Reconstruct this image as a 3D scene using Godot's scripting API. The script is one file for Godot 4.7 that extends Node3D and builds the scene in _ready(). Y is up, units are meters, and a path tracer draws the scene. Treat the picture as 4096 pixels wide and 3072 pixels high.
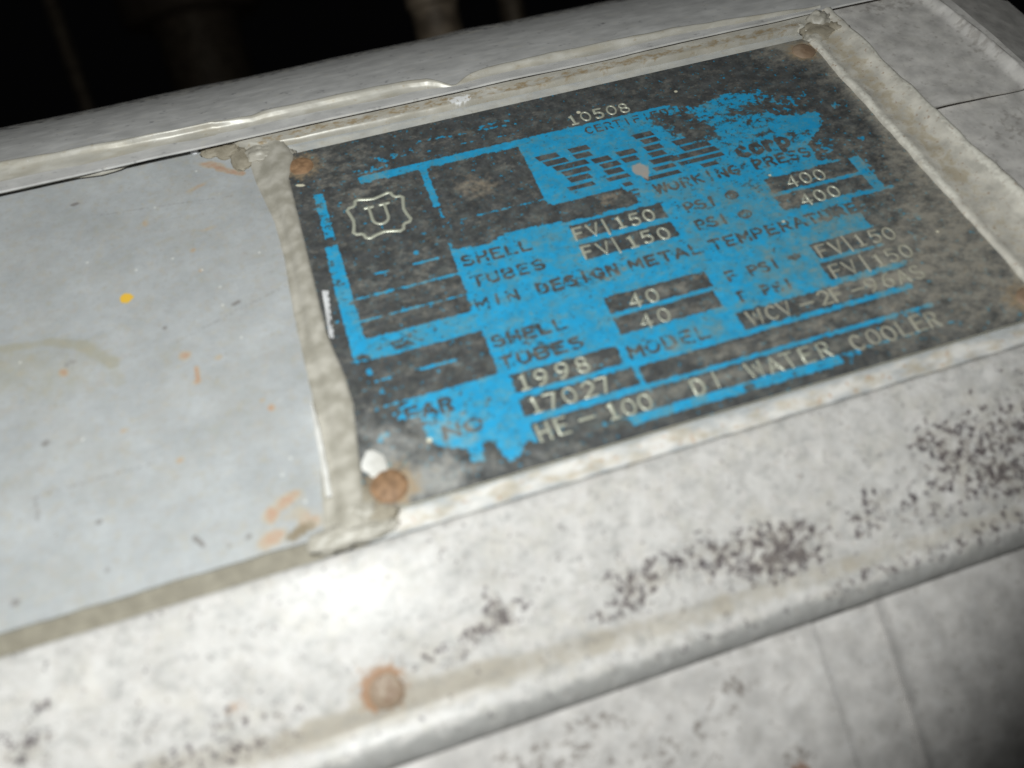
extends Node3D
# Close-up of a worn blue and black name plate on the aluminium cladding of a vessel, lit by a camera flash.
# All sizes in millimetres in the frame of the plate: x along it, y up it, z out of it, origin at its middle.

const MM := 0.001
var FRAME := Transform3D(Basis(Vector3(1, 0, 0), deg_to_rad(-50.0)), Vector3(0, 1.2, 0))
var M := {}
var taken := {}

# the cladding below the plate is part of a cylinder: tilt at its upper edge, radius, place of that edge
const TILT := 15.5
const RV := 230.0
const EDGE_Y := -58.0
const EDGE_Z := -1.0


func _ready() -> void:
	# --- camera
	var cam := Camera3D.new()
	cam.name = "camera"
	add_child(cam)
	var right := Vector3(0.9503477, -0.31046875, -0.02117552)
	var up := Vector3(0.26749444, 0.78024014, 0.56539548)
	var back := Vector3(-0.15901563, -0.54298663, 0.82454809)
	var eye := Vector3(-67.83, -125.61, 141.22)
	cam.transform = FRAME * Transform3D(Basis(right, up, back), eye * MM)
	cam.keep_aspect = Camera3D.KEEP_HEIGHT
	cam.near = 0.01
	cam.far = 20.0
	var lens := CameraAttributesPhysical.new()
	lens.frustum_focal_length = 26.245
	lens.frustum_focus_distance = 0.232
	lens.exposure_aperture = 7.0
	lens.frustum_near = 0.01
	lens.frustum_far = 20.0
	cam.attributes = lens
	cam.fov = 49.15
	cam.current = true
	# --- the dark plant room, no light but the flash
	var env := Environment.new()
	env.background_mode = Environment.BG_COLOR
	env.background_color = Color(0.012, 0.012, 0.013)
	env.tonemap_mode = Environment.TONE_MAPPER_LINEAR
	env.tonemap_exposure = 1.0
	env.sdfgi_enabled = true
	env.ssao_enabled = true
	env.ssil_enabled = true
	var we := WorldEnvironment.new()
	we.name = "environment"
	we.environment = env
	add_child(we)
	# --- the camera's flash: above and to the left of the lens
	var flash := SpotLight3D.new()
	flash.name = "camera_flash"
	add_child(flash)
	var from := eye + right * -38.0 + up * 38.0 + back * 34.0
	var aim := Vector3(-74.0, 40.0, 0.0)
	flash.transform = FRAME * Transform3D(Basis.looking_at((aim - from).normalized(), up), from * MM)
	flash.light_color = Color(0.98, 0.997, 0.995)
	flash.light_energy = 0.075
	flash.light_size = 0.01
	flash.spot_range = 10.0
	flash.spot_attenuation = 2.0
	flash.spot_angle = 47.0
	flash.spot_angle_attenuation = 0.3
	flash.shadow_enabled = true

	make_materials()
	make_cladding()
	make_bracket()
	make_flashing()
	make_sealant()
	make_name_plate()
	make_background()


# ---------------------------------------------------------------- small helpers

func numbered(called: String) -> String:
	var n: int = taken.get(called, 0)
	taken[called] = n + 1
	return called if n == 0 else "%s_%03d" % [called, n]


func thing(called: String, label: String, category: String, base: Vector3, group := "") -> Node3D:
	var o := Node3D.new()
	o.name = numbered(called)
	add_child(o)
	o.transform = FRAME * Transform3D(Basis(), base * MM)
	o.set_meta("label", label)
	o.set_meta("category", category)
	if group:
		o.set_meta("group", group)
	return o


func part(called: String, st: SurfaceTool, m: Material, parent: Node3D, label := "") -> MeshInstance3D:
	var o := MeshInstance3D.new()
	o.name = called
	o.mesh = st.commit()
	o.material_override = m
	parent.add_child(o, true)
	if label:
		o.set_meta("label", label)
	return o


func begin() -> SurfaceTool:
	var st := SurfaceTool.new()
	st.begin(Mesh.PRIMITIVE_TRIANGLES)
	return st


func noise(seed_: int, freq: float, octaves := 4) -> FastNoiseLite:
	var n := FastNoiseLite.new()
	n.seed = seed_
	n.noise_type = FastNoiseLite.TYPE_SIMPLEX_SMOOTH
	n.frequency = freq
	n.fractal_octaves = octaves
	return n


func ramp(x: float, pts: Array) -> float:
	# piecewise linear through [[x, y], ...], eased
	if x <= pts[0][0]:
		return pts[0][1]
	for i in range(1, pts.size()):
		if x <= pts[i][0]:
			var t: float = (x - pts[i - 1][0]) / (pts[i][0] - pts[i - 1][0])
			return lerpf(pts[i - 1][1], pts[i][1], t)
	return pts[-1][1]


# a sheet through rows of points (rows upward in y, points along x), with uv rows, and its edges turned down by thick
func sheet(rows: Array, uvs: Array, base: Vector3, thick := 0.0, down := Vector3(0, 0, -1), st: SurfaceTool = null) -> SurfaceTool:
	if st == null:
		st = begin()
	st.set_smooth_group(0)
	var nr := rows.size()
	var nc: int = rows[0].size()
	for i in nr - 1:
		for j in nc - 1:
			var ids := [[i, j], [i + 1, j], [i + 1, j + 1], [i, j], [i + 1, j + 1], [i, j + 1]]
			for k in ids:
				st.set_uv(uvs[k[0]][k[1]])
				st.add_vertex((rows[k[0]][k[1]] - base) * MM)
	if thick > 0.0:
		st.set_smooth_group(-1)
		var rim := []
		for j in nc:
			rim.append([0, j])
		for i in range(1, nr):
			rim.append([i, nc - 1])
		for j in range(nc - 2, -1, -1):
			rim.append([nr - 1, j])
		for i in range(nr - 2, -1, -1):
			rim.append([i, 0])
		for k in rim.size() - 1:
			var a: Vector3 = rows[rim[k][0]][rim[k][1]]
			var b: Vector3 = rows[rim[k + 1][0]][rim[k + 1][1]]
			if a.is_equal_approx(b):
				continue
			var ua: Vector2 = uvs[rim[k][0]][rim[k][1]]
			var ub: Vector2 = uvs[rim[k + 1][0]][rim[k + 1][1]]
			var quad := [[a, ua], [b, ub], [b + down * thick, ub], [a, ua], [b + down * thick, ub], [a + down * thick, ua]]
			for q in quad:
				st.set_uv(q[1])
				st.add_vertex((q[0] - base) * MM)
	return st


func finish(st: SurfaceTool) -> SurfaceTool:
	st.index()
	st.generate_normals()
	st.generate_tangents()
	return st


# rows of points from a function f(x, t) -> Vector3 and uv from g(x, t) -> Vector2
func surface_of(xs: Array, ts: Array, f: Callable, g: Callable, base: Vector3, thick := 0.0, down := Vector3(0, 0, -1)) -> SurfaceTool:
	var rows := []
	var uvs := []
	for t in ts:
		var r := []
		var u := []
		for x in xs:
			r.append(f.call(x, t))
			u.append(g.call(x, t))
		rows.append(r)
		uvs.append(u)
	return finish(sheet(rows, uvs, base, thick, down))


func span(a: float, b: float, n: int) -> Array:
	var out := []
	for i in n + 1:
		out.append(lerpf(a, b, float(i) / n))
	return out


# a dome (rivet or screw head): radius r, height h, low rim
func dome(at: Vector3, tilt: float, r: float, h: float, base: Vector3, lumps: FastNoiseLite, slot := false) -> SurfaceTool:
	var st := begin()
	st.set_smooth_group(0)
	var turn := Basis(Vector3(1, 0, 0), tilt)
	var rings := 9
	var seg := 32
	var p := func(i: int, j: int) -> Vector3:
		var a := TAU * j / seg
		var k := float(i) / rings
		var rr := r * sin(k * PI * 0.5)
		var z := h * cos(k * PI * 0.5)
		if slot and i < 6:
			z -= 0.25
		if i == rings:
			z = -0.35
		var v := Vector3(rr * cos(a), rr * sin(a), z)
		v += v.normalized() * lumps.get_noise_3dv(v * 1.0) * 0.22
		return at + turn * v - base
	for i in rings:
		for j in seg:
			for k in [[i, j], [i + 1, j + 1], [i + 1, j], [i, j], [i, j + 1], [i + 1, j + 1]]:
				var v: Vector3 = p.call(k[0], k[1] % seg)
				st.set_uv(Vector2(v.x, v.y) * 0.1)
				st.add_vertex(v * MM)
	return finish(st)


# ---------------------------------------------------------------- painting of surfaces

class Paint:
	var w: int
	var h: int
	var x0: float
	var y1: float
	var ppm: float
	var px: PackedByteArray

	func _init(xa: float, ya: float, xb: float, yb: float, per_mm: float, base: Color) -> void:
		x0 = xa
		y1 = yb
		ppm = per_mm
		w = int((xb - xa) * ppm)
		h = int((yb - ya) * ppm)
		var im := Image.create(w, h, false, Image.FORMAT_RGBA8)
		im.fill(base)
		px = im.get_data()

	func uv(x: float, y: float) -> Vector2:
		return Vector2((x - x0) * ppm / w, (y1 - y) * ppm / h)

	func grain(seed_: int, mm_size: float, octaves := 3, stretch := 1.0, rough := 0.55) -> PackedByteArray:
		var n := FastNoiseLite.new()
		n.seed = seed_
		n.noise_type = FastNoiseLite.TYPE_SIMPLEX_SMOOTH
		n.frequency = 1.0 / (mm_size * ppm)
		n.fractal_octaves = octaves
		n.fractal_gain = rough
		var im := n.get_image(int(w / stretch) + 1, h, false, false, false)
		if stretch != 1.0:
			im.resize(w, h, Image.INTERPOLATE_CUBIC)
		else:
			im.crop(w, h)
		return im.get_data()

	# soft stamps at low resolution, brought up to the size of the paint.
	# ["e", x, y, rx, ry, degrees, value]  ["l", x1, y1, x2, y2, width, value]  ["p", [x, y, ...], feather, value]
	func field(stamps: Array, low := 2.0, start := 0.0) -> PackedFloat32Array:
		var lw := int(ceil(w / ppm * low))
		var lh := int(ceil(h / ppm * low))
		var a := PackedFloat32Array()
		a.resize(lw * lh)
		a.fill(start)
		for s in stamps:
			var kind: String = s[0]
			var xa: float
			var xb: float
			var ya: float
			var yb: float
			var val: float = s[-1]
			var pts := PackedVector2Array()
			if kind == "e":
				var m: float = maxf(s[3], s[4]) * 1.9
				xa = s[1] - m; xb = s[1] + m; ya = s[2] - m; yb = s[2] + m
			elif kind == "l":
				var m: float = s[5] * 1.9
				xa = minf(s[1], s[3]) - m; xb = maxf(s[1], s[3]) + m
				ya = minf(s[2], s[4]) - m; yb = maxf(s[2], s[4]) + m
			else:
				var q: Array = s[1]
				xa = 1e9; xb = -1e9; ya = 1e9; yb = -1e9
				for i in q.size() / 2:
					pts.append(Vector2(q[2 * i], q[2 * i + 1]))
					xa = minf(xa, q[2 * i]); xb = maxf(xb, q[2 * i])
					ya = minf(ya, q[2 * i + 1]); yb = maxf(yb, q[2 * i + 1])
				xa -= s[2]; xb += s[2]; ya -= s[2]; yb += s[2]
			var ia := clampi(int((xa - x0) * low), 0, lw - 1)
			var ib := clampi(int((xb - x0) * low) + 1, 0, lw - 1)
			var ja := clampi(int((y1 - yb) * low), 0, lh - 1)
			var jb := clampi(int((y1 - ya) * low) + 1, 0, lh - 1)
			var co := 1.0
			var si := 0.0
			if kind == "e":
				co = cos(deg_to_rad(s[5])); si = sin(deg_to_rad(s[5]))
			for j in range(ja, jb + 1):
				var y: float = y1 - (j + 0.5) / low
				for i in range(ia, ib + 1):
					var x: float = x0 + (i + 0.5) / low
					var f := 0.0
					if kind == "e":
						var dx: float = x - s[1]
						var dy: float = y - s[2]
						var u: float = (dx * co + dy * si) / s[3]
						var v: float = (dy * co - dx * si) / s[4]
						f = exp(-1.1 * (u * u + v * v) * (u * u + v * v))
					elif kind == "l":
						var q := Geometry2D.get_closest_point_to_segment(Vector2(x, y), Vector2(s[1], s[2]), Vector2(s[3], s[4]))
						var d: float = q.distance_squared_to(Vector2(x, y)) / (s[5] * s[5])
						f = exp(-1.1 * d * d)
					else:
						f = 1.0 if Geometry2D.is_point_in_polygon(Vector2(x, y), pts) else 0.0
						if s[2] > 0.0:
							var near := 1e9
							for k in pts.size():
								near = minf(near, Geometry2D.get_closest_point_to_segment(Vector2(x, y), pts[k], pts[(k + 1) % pts.size()]).distance_to(Vector2(x, y)))
							f = smoothstep(-s[2], s[2], near if f > 0.5 else -near)
					if f > 0.004:
						a[j * lw + i] = clampf(a[j * lw + i] + f * val, -1.0, 1.6)
		var im := Image.create_from_data(lw, lh, false, Image.FORMAT_RF, a.to_byte_array())
		im.resize(w, h, Image.INTERPOLATE_BILINEAR)
		return im.get_data().to_float32_array()

	# colour laid where field + grain * gain passes the threshold
	func lay(f: PackedFloat32Array, g: PackedByteArray, gain: float, threshold: float, soft: float, color: Color, opacity := 1.0) -> void:
		var r := color.r * 255.0
		var gg := color.g * 255.0
		var b := color.b * 255.0
		var k := gain / 128.0
		var off := gain + threshold - soft
		var inv := 0.5 / soft
		for i in w * h:
			var m: float = (f[i] + g[i] * k - off) * inv
			if m <= 0.0:
				continue
			m = minf(m, 1.0) * opacity
			var o := i * 4
			px[o] = int(px[o] + (r - px[o]) * m)
			px[o + 1] = int(px[o + 1] + (gg - px[o + 1]) * m)
			px[o + 2] = int(px[o + 2] + (b - px[o + 2]) * m)

	# tone variation all over
	func mottle(g: PackedByteArray, amount: float) -> void:
		var k := amount / 128.0
		for i in w * h:
			var m := 1.0 + (g[i] - 128) * k
			var o := i * 4
			px[o] = clampi(int(px[o] * m), 0, 255)
			px[o + 1] = clampi(int(px[o + 1] * m), 0, 255)
			px[o + 2] = clampi(int(px[o + 2] * m), 0, 255)

	func texture() -> ImageTexture:
		return ImageTexture.create_from_image(Image.create_from_data(w, h, false, Image.FORMAT_RGBA8, px))


func none(p: Paint, v := 0.0) -> PackedFloat32Array:
	var a := PackedFloat32Array()
	a.resize(p.w * p.h)
	a.fill(v)
	return a


func srgb(r: int, g: int, b: int) -> Color:
	return Color(r / 255.0, g / 255.0, b / 255.0)


func painted(p: Paint, rough: float, metal: float, relief: Texture2D = null, height := 0.0) -> StandardMaterial3D:
	var m := StandardMaterial3D.new()
	m.albedo_texture = p.texture()
	m.roughness = rough
	m.metallic = metal
	m.texture_repeat = false
	m.metallic_specular = 0.4
	if relief:
		m.heightmap_enabled = true
		m.heightmap_texture = relief
		m.heightmap_scale = height
	return m


# a grained plain material, mapped on three planes: tile in mm
func grained(tone: Color, other: Color, seed_: int, tile: float, freq: float, rough: float, metal: float, height := 0.0) -> StandardMaterial3D:
	var m := StandardMaterial3D.new()
	var t := NoiseTexture2D.new()
	var im := noise(seed_, freq, 5).get_seamless_image(512, 512, false, false, 0.15)
	var out := Image.create(512, 512, false, Image.FORMAT_RGBA8)
	var src := im.get_data()
	var dst := PackedByteArray()
	dst.resize(512 * 512 * 4)
	for i in 512 * 512:
		var k := clampf((src[i] / 255.0 - 0.5) * 1.9 + 0.5, 0.0, 1.0)
		var c := tone.lerp(other, k)
		dst[4 * i] = int(c.r * 255)
		dst[4 * i + 1] = int(c.g * 255)
		dst[4 * i + 2] = int(c.b * 255)
		dst[4 * i + 3] = 255
	out = Image.create_from_data(512, 512, false, Image.FORMAT_RGBA8, dst)
	m.albedo_texture = ImageTexture.create_from_image(out)
	m.roughness = rough
	m.metallic = metal
	m.uv1_triplanar = true
	m.uv1_scale = Vector3.ONE * (1.0 / (tile * MM))
	if height > 0.0:
		m.heightmap_enabled = true
		m.heightmap_texture = ImageTexture.create_from_image(noise(seed_ + 9, freq * 2.0, 5).get_seamless_image(512, 512, false, false, 0.15))
		m.heightmap_scale = height
	return m


func plain(c: Color, rough: float, metal: float) -> StandardMaterial3D:
	var m := StandardMaterial3D.new()
	m.albedo_color = c
	m.roughness = rough
	m.metallic = metal
	return m


func make_materials() -> void:
	M.edge = plain(srgb(198, 194, 178), 0.35, 0.5)
	M.stamp = plain(srgb(176, 177, 160), 0.36, 0.3)
	M.stamp_dusty = plain(srgb(148, 145, 130), 0.6, 0.05)
	M.rust = grained(srgb(112, 86, 62), srgb(148, 116, 86), 11, 20.0, 0.014, 0.7, 0.0)
	M.rust_dull = grained(srgb(118, 96, 76), srgb(142, 122, 102), 12, 30.0, 0.012, 0.7, 0.0)
	M.sealant = grained(srgb(142, 137, 125), srgb(172, 167, 156), 21, 60.0, 0.02, 0.5, 0.0)
	M.sealant_dirty = grained(srgb(126, 118, 102), srgb(150, 142, 126), 22, 50.0, 0.014, 0.7, 0.0)
	M.white = grained(srgb(226, 226, 230), srgb(244, 244, 246), 23, 20.0, 0.02, 0.4, 0.0)
	M.rivet = grained(srgb(116, 92, 72), srgb(146, 132, 114), 13, 14.0, 0.012, 0.6, 0.0)
	M.sealant_pale = grained(srgb(184, 181, 174), srgb(206, 204, 199), 25, 40.0, 0.012, 0.5, 0.0)
	M.joint = grained(srgb(112, 106, 92), srgb(128, 122, 107), 26, 40.0, 0.02, 0.7, 0.0)
	M.pale = grained(srgb(200, 199, 198), srgb(220, 219, 219), 24, 30.0, 0.012, 0.4, 0.0)
	M.pipe = grained(srgb(92, 80, 66), srgb(150, 134, 114), 31, 180.0, 0.02, 0.6, 0.2)


# ---------------------------------------------------------------- the cladding round the plate

func on_vessel(x: float, s: float, lift := 0.0) -> Vector3:
	var a := deg_to_rad(TILT)
	var th := a + s / RV
	return Vector3(x, EDGE_Y - RV * (sin(th) - sin(a)) - lift * sin(th), EDGE_Z - RV * (cos(a) - cos(th)) + lift * cos(th))


func make_cladding() -> void:
	var base := Vector3(0, -75, -8)
	var t := thing("vessel_cladding", "stained aluminium sheet cladding of the vessel around the blue plate", "cladding", base)
	# lower sheet: paint runs over x and over s, the way down its curve; painted with y = -s
	var p := Paint.new(-150, -42, 90, 6, 7.0, srgb(178, 175, 171))
	p.mottle(p.grain(1, 12.0, 5, 1.0, 0.7), 0.10)
	var zero := none(p)
	p.lay(zero, p.grain(2, 8.0, 6, 1.0, 0.7), 1.0, 0.3, 0.5, srgb(206, 202, 198), 0.6)      # chalky patches
	p.lay(zero, p.grain(3, 5.0, 6, 1.0, 0.75), 1.0, 0.4, 0.45, srgb(160, 156, 151), 0.45)       # thin greyish wear
	p.lay(zero, p.grain(4, 10.0, 4), 1.0, 0.45, 0.4, srgb(184, 175, 158), 0.3)     # yellowish tinge
	# dirt band in the hollow above the bead
	var dirt := p.field([["l", -150, -20, -119, -25, 2.2, 0.35], ["l", -119, -25.5, -93, -27.6, 2.4, 0.7], ["l", -93, -27.4, -60, -27.7, 2.7, 0.95],
		["l", -60, -27.7, -41, -28.4, 2.3, 0.85], ["l", -41, -28.4, -17, -29.2, 2.1, 0.75], ["l", -17, -29.2, 9, -29.5, 1.9, 0.65], ["l", 9, -29.5, 46, -30.4, 1.6, 0.6],
		["e", -79, -25.5, 6.5, 4.0, 0, 0.8], ["e", -66, -26.2, 9, 2.2, 0, 0.5], ["e", -94, -28, 12, 2.6, 0, 0.4]], 2.0)
	p.lay(dirt, p.grain(5, 4.0, 5, 1.0, 0.75), 0.6, 0.6, 0.5, srgb(150, 142, 128), 0.75)
	# black mould in clusters
	var mould := p.field([["e", 45, -16, 12, 8, 0, 0.62], ["e", 34, -11, 6, 3, 20, 0.42], ["e", 47, -25, 9, 5, 0, 0.5], ["e", 34, -17, 5, 4, 0, 0.3], ["e", 19, -19, 3, 3, 0, 0.5],
		["e", -8, -21, 8, 5, 10, 0.62], ["e", -18, -20, 6, 5, 0, 0.55], ["e", 1.5, -22.5, 7, 5, 0, 0.6], ["e", -4, -26, 8, 3, 0, 0.5], ["e", 14.5, -23, 4, 3.5, 0, 0.45], ["e", 28, -24, 12, 5, 0, 0.36],
		["e", -31, -22, 5, 3.5, 20, 0.6], ["e", -34, -18.5, 4, 3, 0, 0.45], ["e", -26, -19, 4, 3, 0, 0.45], ["e", -37, -24, 5, 2.5, 0, 0.4],
		["e", -58.5, -19, 4, 2.6, 20, 0.68], ["e", -64.5, -21.3, 4.5, 2, 30, 0.6], ["e", -54, -18, 4, 2.5, 0, 0.4], ["e", -58, -15, 2, 3, 0, 0.4], ["e", -71, -22, 4, 2.2, 20, 0.45],
		["e", -138, -14.5, 5, 3.5, 0, 0.55], ["e", -135, -9.3, 1.6, 1.6, 0, 0.6], ["e", -106, -21, 3.5, 2.6, 0, 0.5], ["e", -104, -26.5, 9, 2, 0, 0.5], ["e", -120, -18, 3, 2, 0, 0.42], ["e", -116, -24, 8, 2, 0, 0.42],
		["e", -98, -22, 4, 2, 0, 0.35], ["l", 5, -33, 45, -32, 2.2, 0.45], ["l", -40, -33.5, 5, -34, 1.6, 0.28], ["l", -95, -33, -40, -34.5, 1.0, 0.2], ["e", 60, -12, 8, 8, 0, 0.4]], 2.0)
	p.lay(mould, p.grain(7, 2.8, 5, 1.0, 0.82), 1.6, 0.72, 0.12, srgb(62, 55, 57), 0.9)
	p.lay(mould, p.grain(8, 4.0, 5, 1.0, 0.75), 0.9, 0.7, 0.4, srgb(146, 139, 129), 0.5)
	p.lay(p.field([], 1.0, 0.05), p.grain(9, 2.4, 4, 1.0, 0.8), 1.0, 0.72, 0.12, srgb(126, 120, 113), 0.5)
	# grainy band of darker grey along the lower half of the bead
	p.lay(p.field([["l", -160, -35.4, 100, -35.9, 2.6, 1.0]], 2.0), p.grain(12, 4.0, 5, 1.5, 0.7), 0.9, 0.42, 0.4, srgb(132, 131, 128), 0.75)
	# rust round the rivet and a stain
	p.lay(p.field([["l", -77.3, -22.0, -78.6, -21.3, 0.7, 0.8], ["l", -78.6, -21.3, -80.1, -21.2, 0.7, 0.8], ["l", -80.1, -21.2, -81.5, -21.7, 0.7, 0.8], ["l", -81.5, -21.7, -82.6, -22.7, 0.7, 0.8], ["l", -82.6, -22.7, -83.1, -24.0, 0.7, 0.8], ["l", -83.1, -24.0, -83.1, -25.4, 0.7, 0.8], ["l", -83.1, -25.4, -82.4, -26.7, 0.7, 0.8], ["e", -80.2, -23.6, 5.2, 4.6, 0, 0.75], ["e", -104.5, -19.2, 2.2, 1.0, 10, 0.6]], 3.0), p.grain(10, 1.4, 3), 0.7, 0.7, 0.4, srgb(138, 100, 70), 0.75)
	M.jacket = painted(p, 0.6, 0.0, ImageTexture.create_from_image(noise(42, 0.05, 5).get_image(p.w / 2, p.h / 2, false, false, false)), 0.03)
	M.jacket.metallic_specular = 0.3
	M.jacket.clearcoat_enabled = true
	M.jacket.clearcoat = 0.14
	M.jacket.clearcoat_roughness = 0.3
	# profile: curl into the gap, the sheet, a hollow, the half-round bead and its drop
	var prof := []   # [s, lift]
	for a in [[-0.9, -3.2], [-0.95, -1.6], [-0.75, -0.75], [-0.35, -0.25], [0.2, -0.05]]:
		prof.append(a)
	var s := 1.0
	while s < 26.0:
		prof.append([s, 0.0])
		s += 1.0
	for a in [[26.5, -0.05], [27.5, -0.2], [28.5, -0.35], [29.3, -0.3], [30.0, 0.0], [30.6, 0.15], [31.3, 0.4], [32.1, 0.6], [33.0, 0.72], [34.0, 0.7], [35.0, 0.45], [35.9, 0.05], [36.6, -0.45], [37.1, -1.0], [37.3, -1.5], [37.35, -2.4], [37.35, -4.0]]:
		prof.append(a)
	prof.reverse()
	var xs := span(-160, 100, 130)
	var wave := noise(43, 0.02, 2)
	var rows := []
	var uvs := []
	for a in prof:
		var r := []
		var u := []
		for x in xs:
			var dent: float = wave.get_noise_2d(x * 1.4, a[0] * 1.2) * (0.35 if a[0] > 2.0 and a[0] < 36.0 else 0.1)
			r.append(on_vessel(x, a[0], a[1] + dent))
			u.append(p.uv(x, -a[0] - (0.4 * (3.0 - a[1]) if a[0] > 37.0 else 0.0)))
		rows.append(r)
		uvs.append(u)
	part("lower_sheet", finish(sheet(rows, uvs, base)), M.jacket, t, "chalky lower sheet with black mould specks and a rolled bead")
	part("rivet", dome(on_vessel(-79.6, 24.6, -0.2), deg_to_rad(TILT + 6.0), 3.1, 0.7, base, noise(44, 0.6, 2)), M.rivet, t, "flat rusty rivet in the dirty hollow")

	# the skirt below the bead: three sheets that lap over each other
	var q := Paint.new(-150, -110, 70, -30, 5.0, srgb(180, 176, 172))
	q.mottle(q.grain(51, 8.0, 4), 0.14)
	q.lay(none(q), q.grain(52, 5.0, 4), 1.0, 0.35, 0.3, srgb(200, 198, 196), 0.35)
	q.lay(none(q), q.grain(53, 5.0, 6, 1.0, 0.75), 1.0, 0.4, 0.45, srgb(150, 145, 138), 0.4)
	var specks := q.field([["e", -47, -41, 4, 2, 0, 0.4], ["e", -51, -45, 6, 3, 30, 0.45], ["e", -42, -43, 2.5, 1.4, 0, 0.55], ["e", -18, -43, 4, 2.5, 0, 0.4], ["e", -21, -45, 4, 3, 0, 0.35], ["e", -12, -60, 3, 3, 0, 0.5], ["e", -60, -43, 8, 3, 0, 0.4], ["e", -35, -50, 14, 6, 0, 0.35], ["e", -60, -52, 14, 6, 0, 0.35]], 2.0, 0.16)
	q.lay(specks, q.grain(54, 3.5, 5, 1.0, 0.85), 1.5, 0.85, 0.2, srgb(110, 103, 97), 0.75)
	q.lay(q.field([["e", -12, -62, 2.4, 2, 0, 0.7]], 2.0), q.grain(55, 1.5, 2), 0.4, 0.5, 0.2, srgb(112, 82, 66), 0.7)
	M.skirt = painted(q, 0.45, 0.05, ImageTexture.create_from_image(noise(56, 0.03, 5).get_image(q.w, q.h, false, false, false)), 0.01)
	for a in [[-150.0, -1.2, -2.2, 0.0], [-2.2, 13.0, -2.8, 0.4], [12.0, 70.0, -2.2, 0.5]]:
		var low: float = a[2]
		var lean: float = a[3]
		var f := func(x: float, ss: float) -> Vector3:
			var k: float = 1.0 if x < a[0] + 0.5 else 0.0
			return on_vessel(x, ss, low + lean * k)
		var g := func(x: float, ss: float) -> Vector2:
			return q.uv(x, -ss)
		var n := int((a[1] - a[0]) / 2.0)
		var cut: Array = [a[0], a[0] + 0.3] + span(a[0] + 0.9, a[1], n)
		part("skirt_sheet", surface_of(cut, span(106, 35.2, 30), f, g, base, 0.5), M.skirt, t)

	# the sheet beyond the flashing, curving away to the back
	var b := Paint.new(-170, -6, 150, 92, 5.0, srgb(202, 200, 197))
	b.mottle(b.grain(61, 5.0, 5, 2.5, 0.65), 0.08)
	b.mottle(b.grain(62, 12.0, 3), 0.08)
	var crust := b.field([["l", -170, 68, 150, 65, 11, 0.55]], 1.0)
	b.lay(crust, b.grain(63, 6.0, 4), 0.8, 0.55, 0.3, srgb(206, 199, 184), 0.75)
	b.lay(crust, b.grain(64, 5.0, 4), 0.9, 0.62, 0.25, srgb(104, 102, 104), 0.85)
	b.lay(none(b), b.grain(65, 6.0, 4, 4.0), 1.0, 0.4, 0.4, srgb(172, 170, 168), 0.4)
	M.back = painted(b, 0.5, 0.05)
	var ripple := noise(66, 0.015, 3)
	var fb := func(x: float, ss: float) -> Vector3:
		var a0 := deg_to_rad(14.0)
		var th := a0 + ss / RV
		var bump: float = 0.5 * exp(-pow((x + 3.0) / 9.0, 2.0)) * smoothstep(50.0, 70.0, ss) + ripple.get_noise_2d(x, ss) * 0.35
		return Vector3(x, 62.0 + RV * (sin(th) - sin(a0)) + bump * sin(th), 1.9 - RV * (cos(a0) - cos(th)) + bump * cos(th))
	var gb := func(x: float, ss: float) -> Vector2:
		return b.uv(x, ss)
	part("rear_sheet", surface_of(span(-170, 150, 110), span(-2, 90, 46), fb, gb, base, 0.6), M.back, t, "dull grey sheet curving away behind the flashing")

	# the sheets to the right of the plate
	var r2 := Paint.new(80, -62, 160, 70, 6.0, srgb(186, 182, 177))
	r2.mottle(r2.grain(71, 8.0, 4), 0.16)
	r2.lay(none(r2), r2.grain(72, 6.0, 4), 1.0, 0.35, 0.4, srgb(208, 203, 194), 0.4)
	r2.lay(r2.field([["e", 104, 58, 12, 3, -8, 0.4], ["e", 116, 34, 4, 10, 0, 0.4], ["e", 112, 0, 14, 8, 0, 0.35]], 1.0, 0.05), r2.grain(73, 2.6, 4), 0.9, 0.5, 0.2, srgb(136, 130, 124), 0.5)
	M.side = painted(r2, 0.5, 0.05)
	var lumps := noise(74, 0.03, 2)
	var gs := func(x: float, y: float) -> Vector2:
		return r2.uv(x, y)
	var fs := func(x: float, y: float) -> Vector3:
		var z: float = 1.0 - 0.0009 * pow(maxf(0.0, y - 30.0), 2.0) + lumps.get_noise_2d(x, y) * 0.4
		z += 1.2 * (1.0 - smoothstep(88.0, 114.0, x)) * (1.0 - smoothstep(12.6, 24.0, y))     # its corner stands off
		z += 2.2 * exp(-pow((x - 117.0 - (y - 30.0) * -0.05) / 1.4, 2.0))
		return Vector3(x, y, z)
	part("side_sheet", surface_of(span(84.5, 122, 60), span(12.6, 68, 40), fs, gs, base, 0.5), M.side, t, "grey side sheet with a raised seam and a lifted corner")
	var fl := func(x: float, y: float) -> Vector3:
		return Vector3(x, y, -0.2 + lumps.get_noise_2d(x + 40, y) * 0.4 - 0.002 * pow(maxf(0.0, -25.0 - y), 2.0))
	part("side_sheet", surface_of(span(84.5, 160, 40), span(-62, 16, 30), fl, gs, base, 0.5), M.side, t, "lower grey side sheet tucked under the upper one")
	var fo := func(x: float, y: float) -> Vector3:
		return Vector3(x, y, -1.5 - (x - 120.0) * 0.35)
	part("end_sheet", surface_of(span(120.5, 160, 12), span(13, 68, 12), fo, gs, base, 0.5), M.side, t)


# ---------------------------------------------------------------- the bare steel plate under it all

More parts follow.
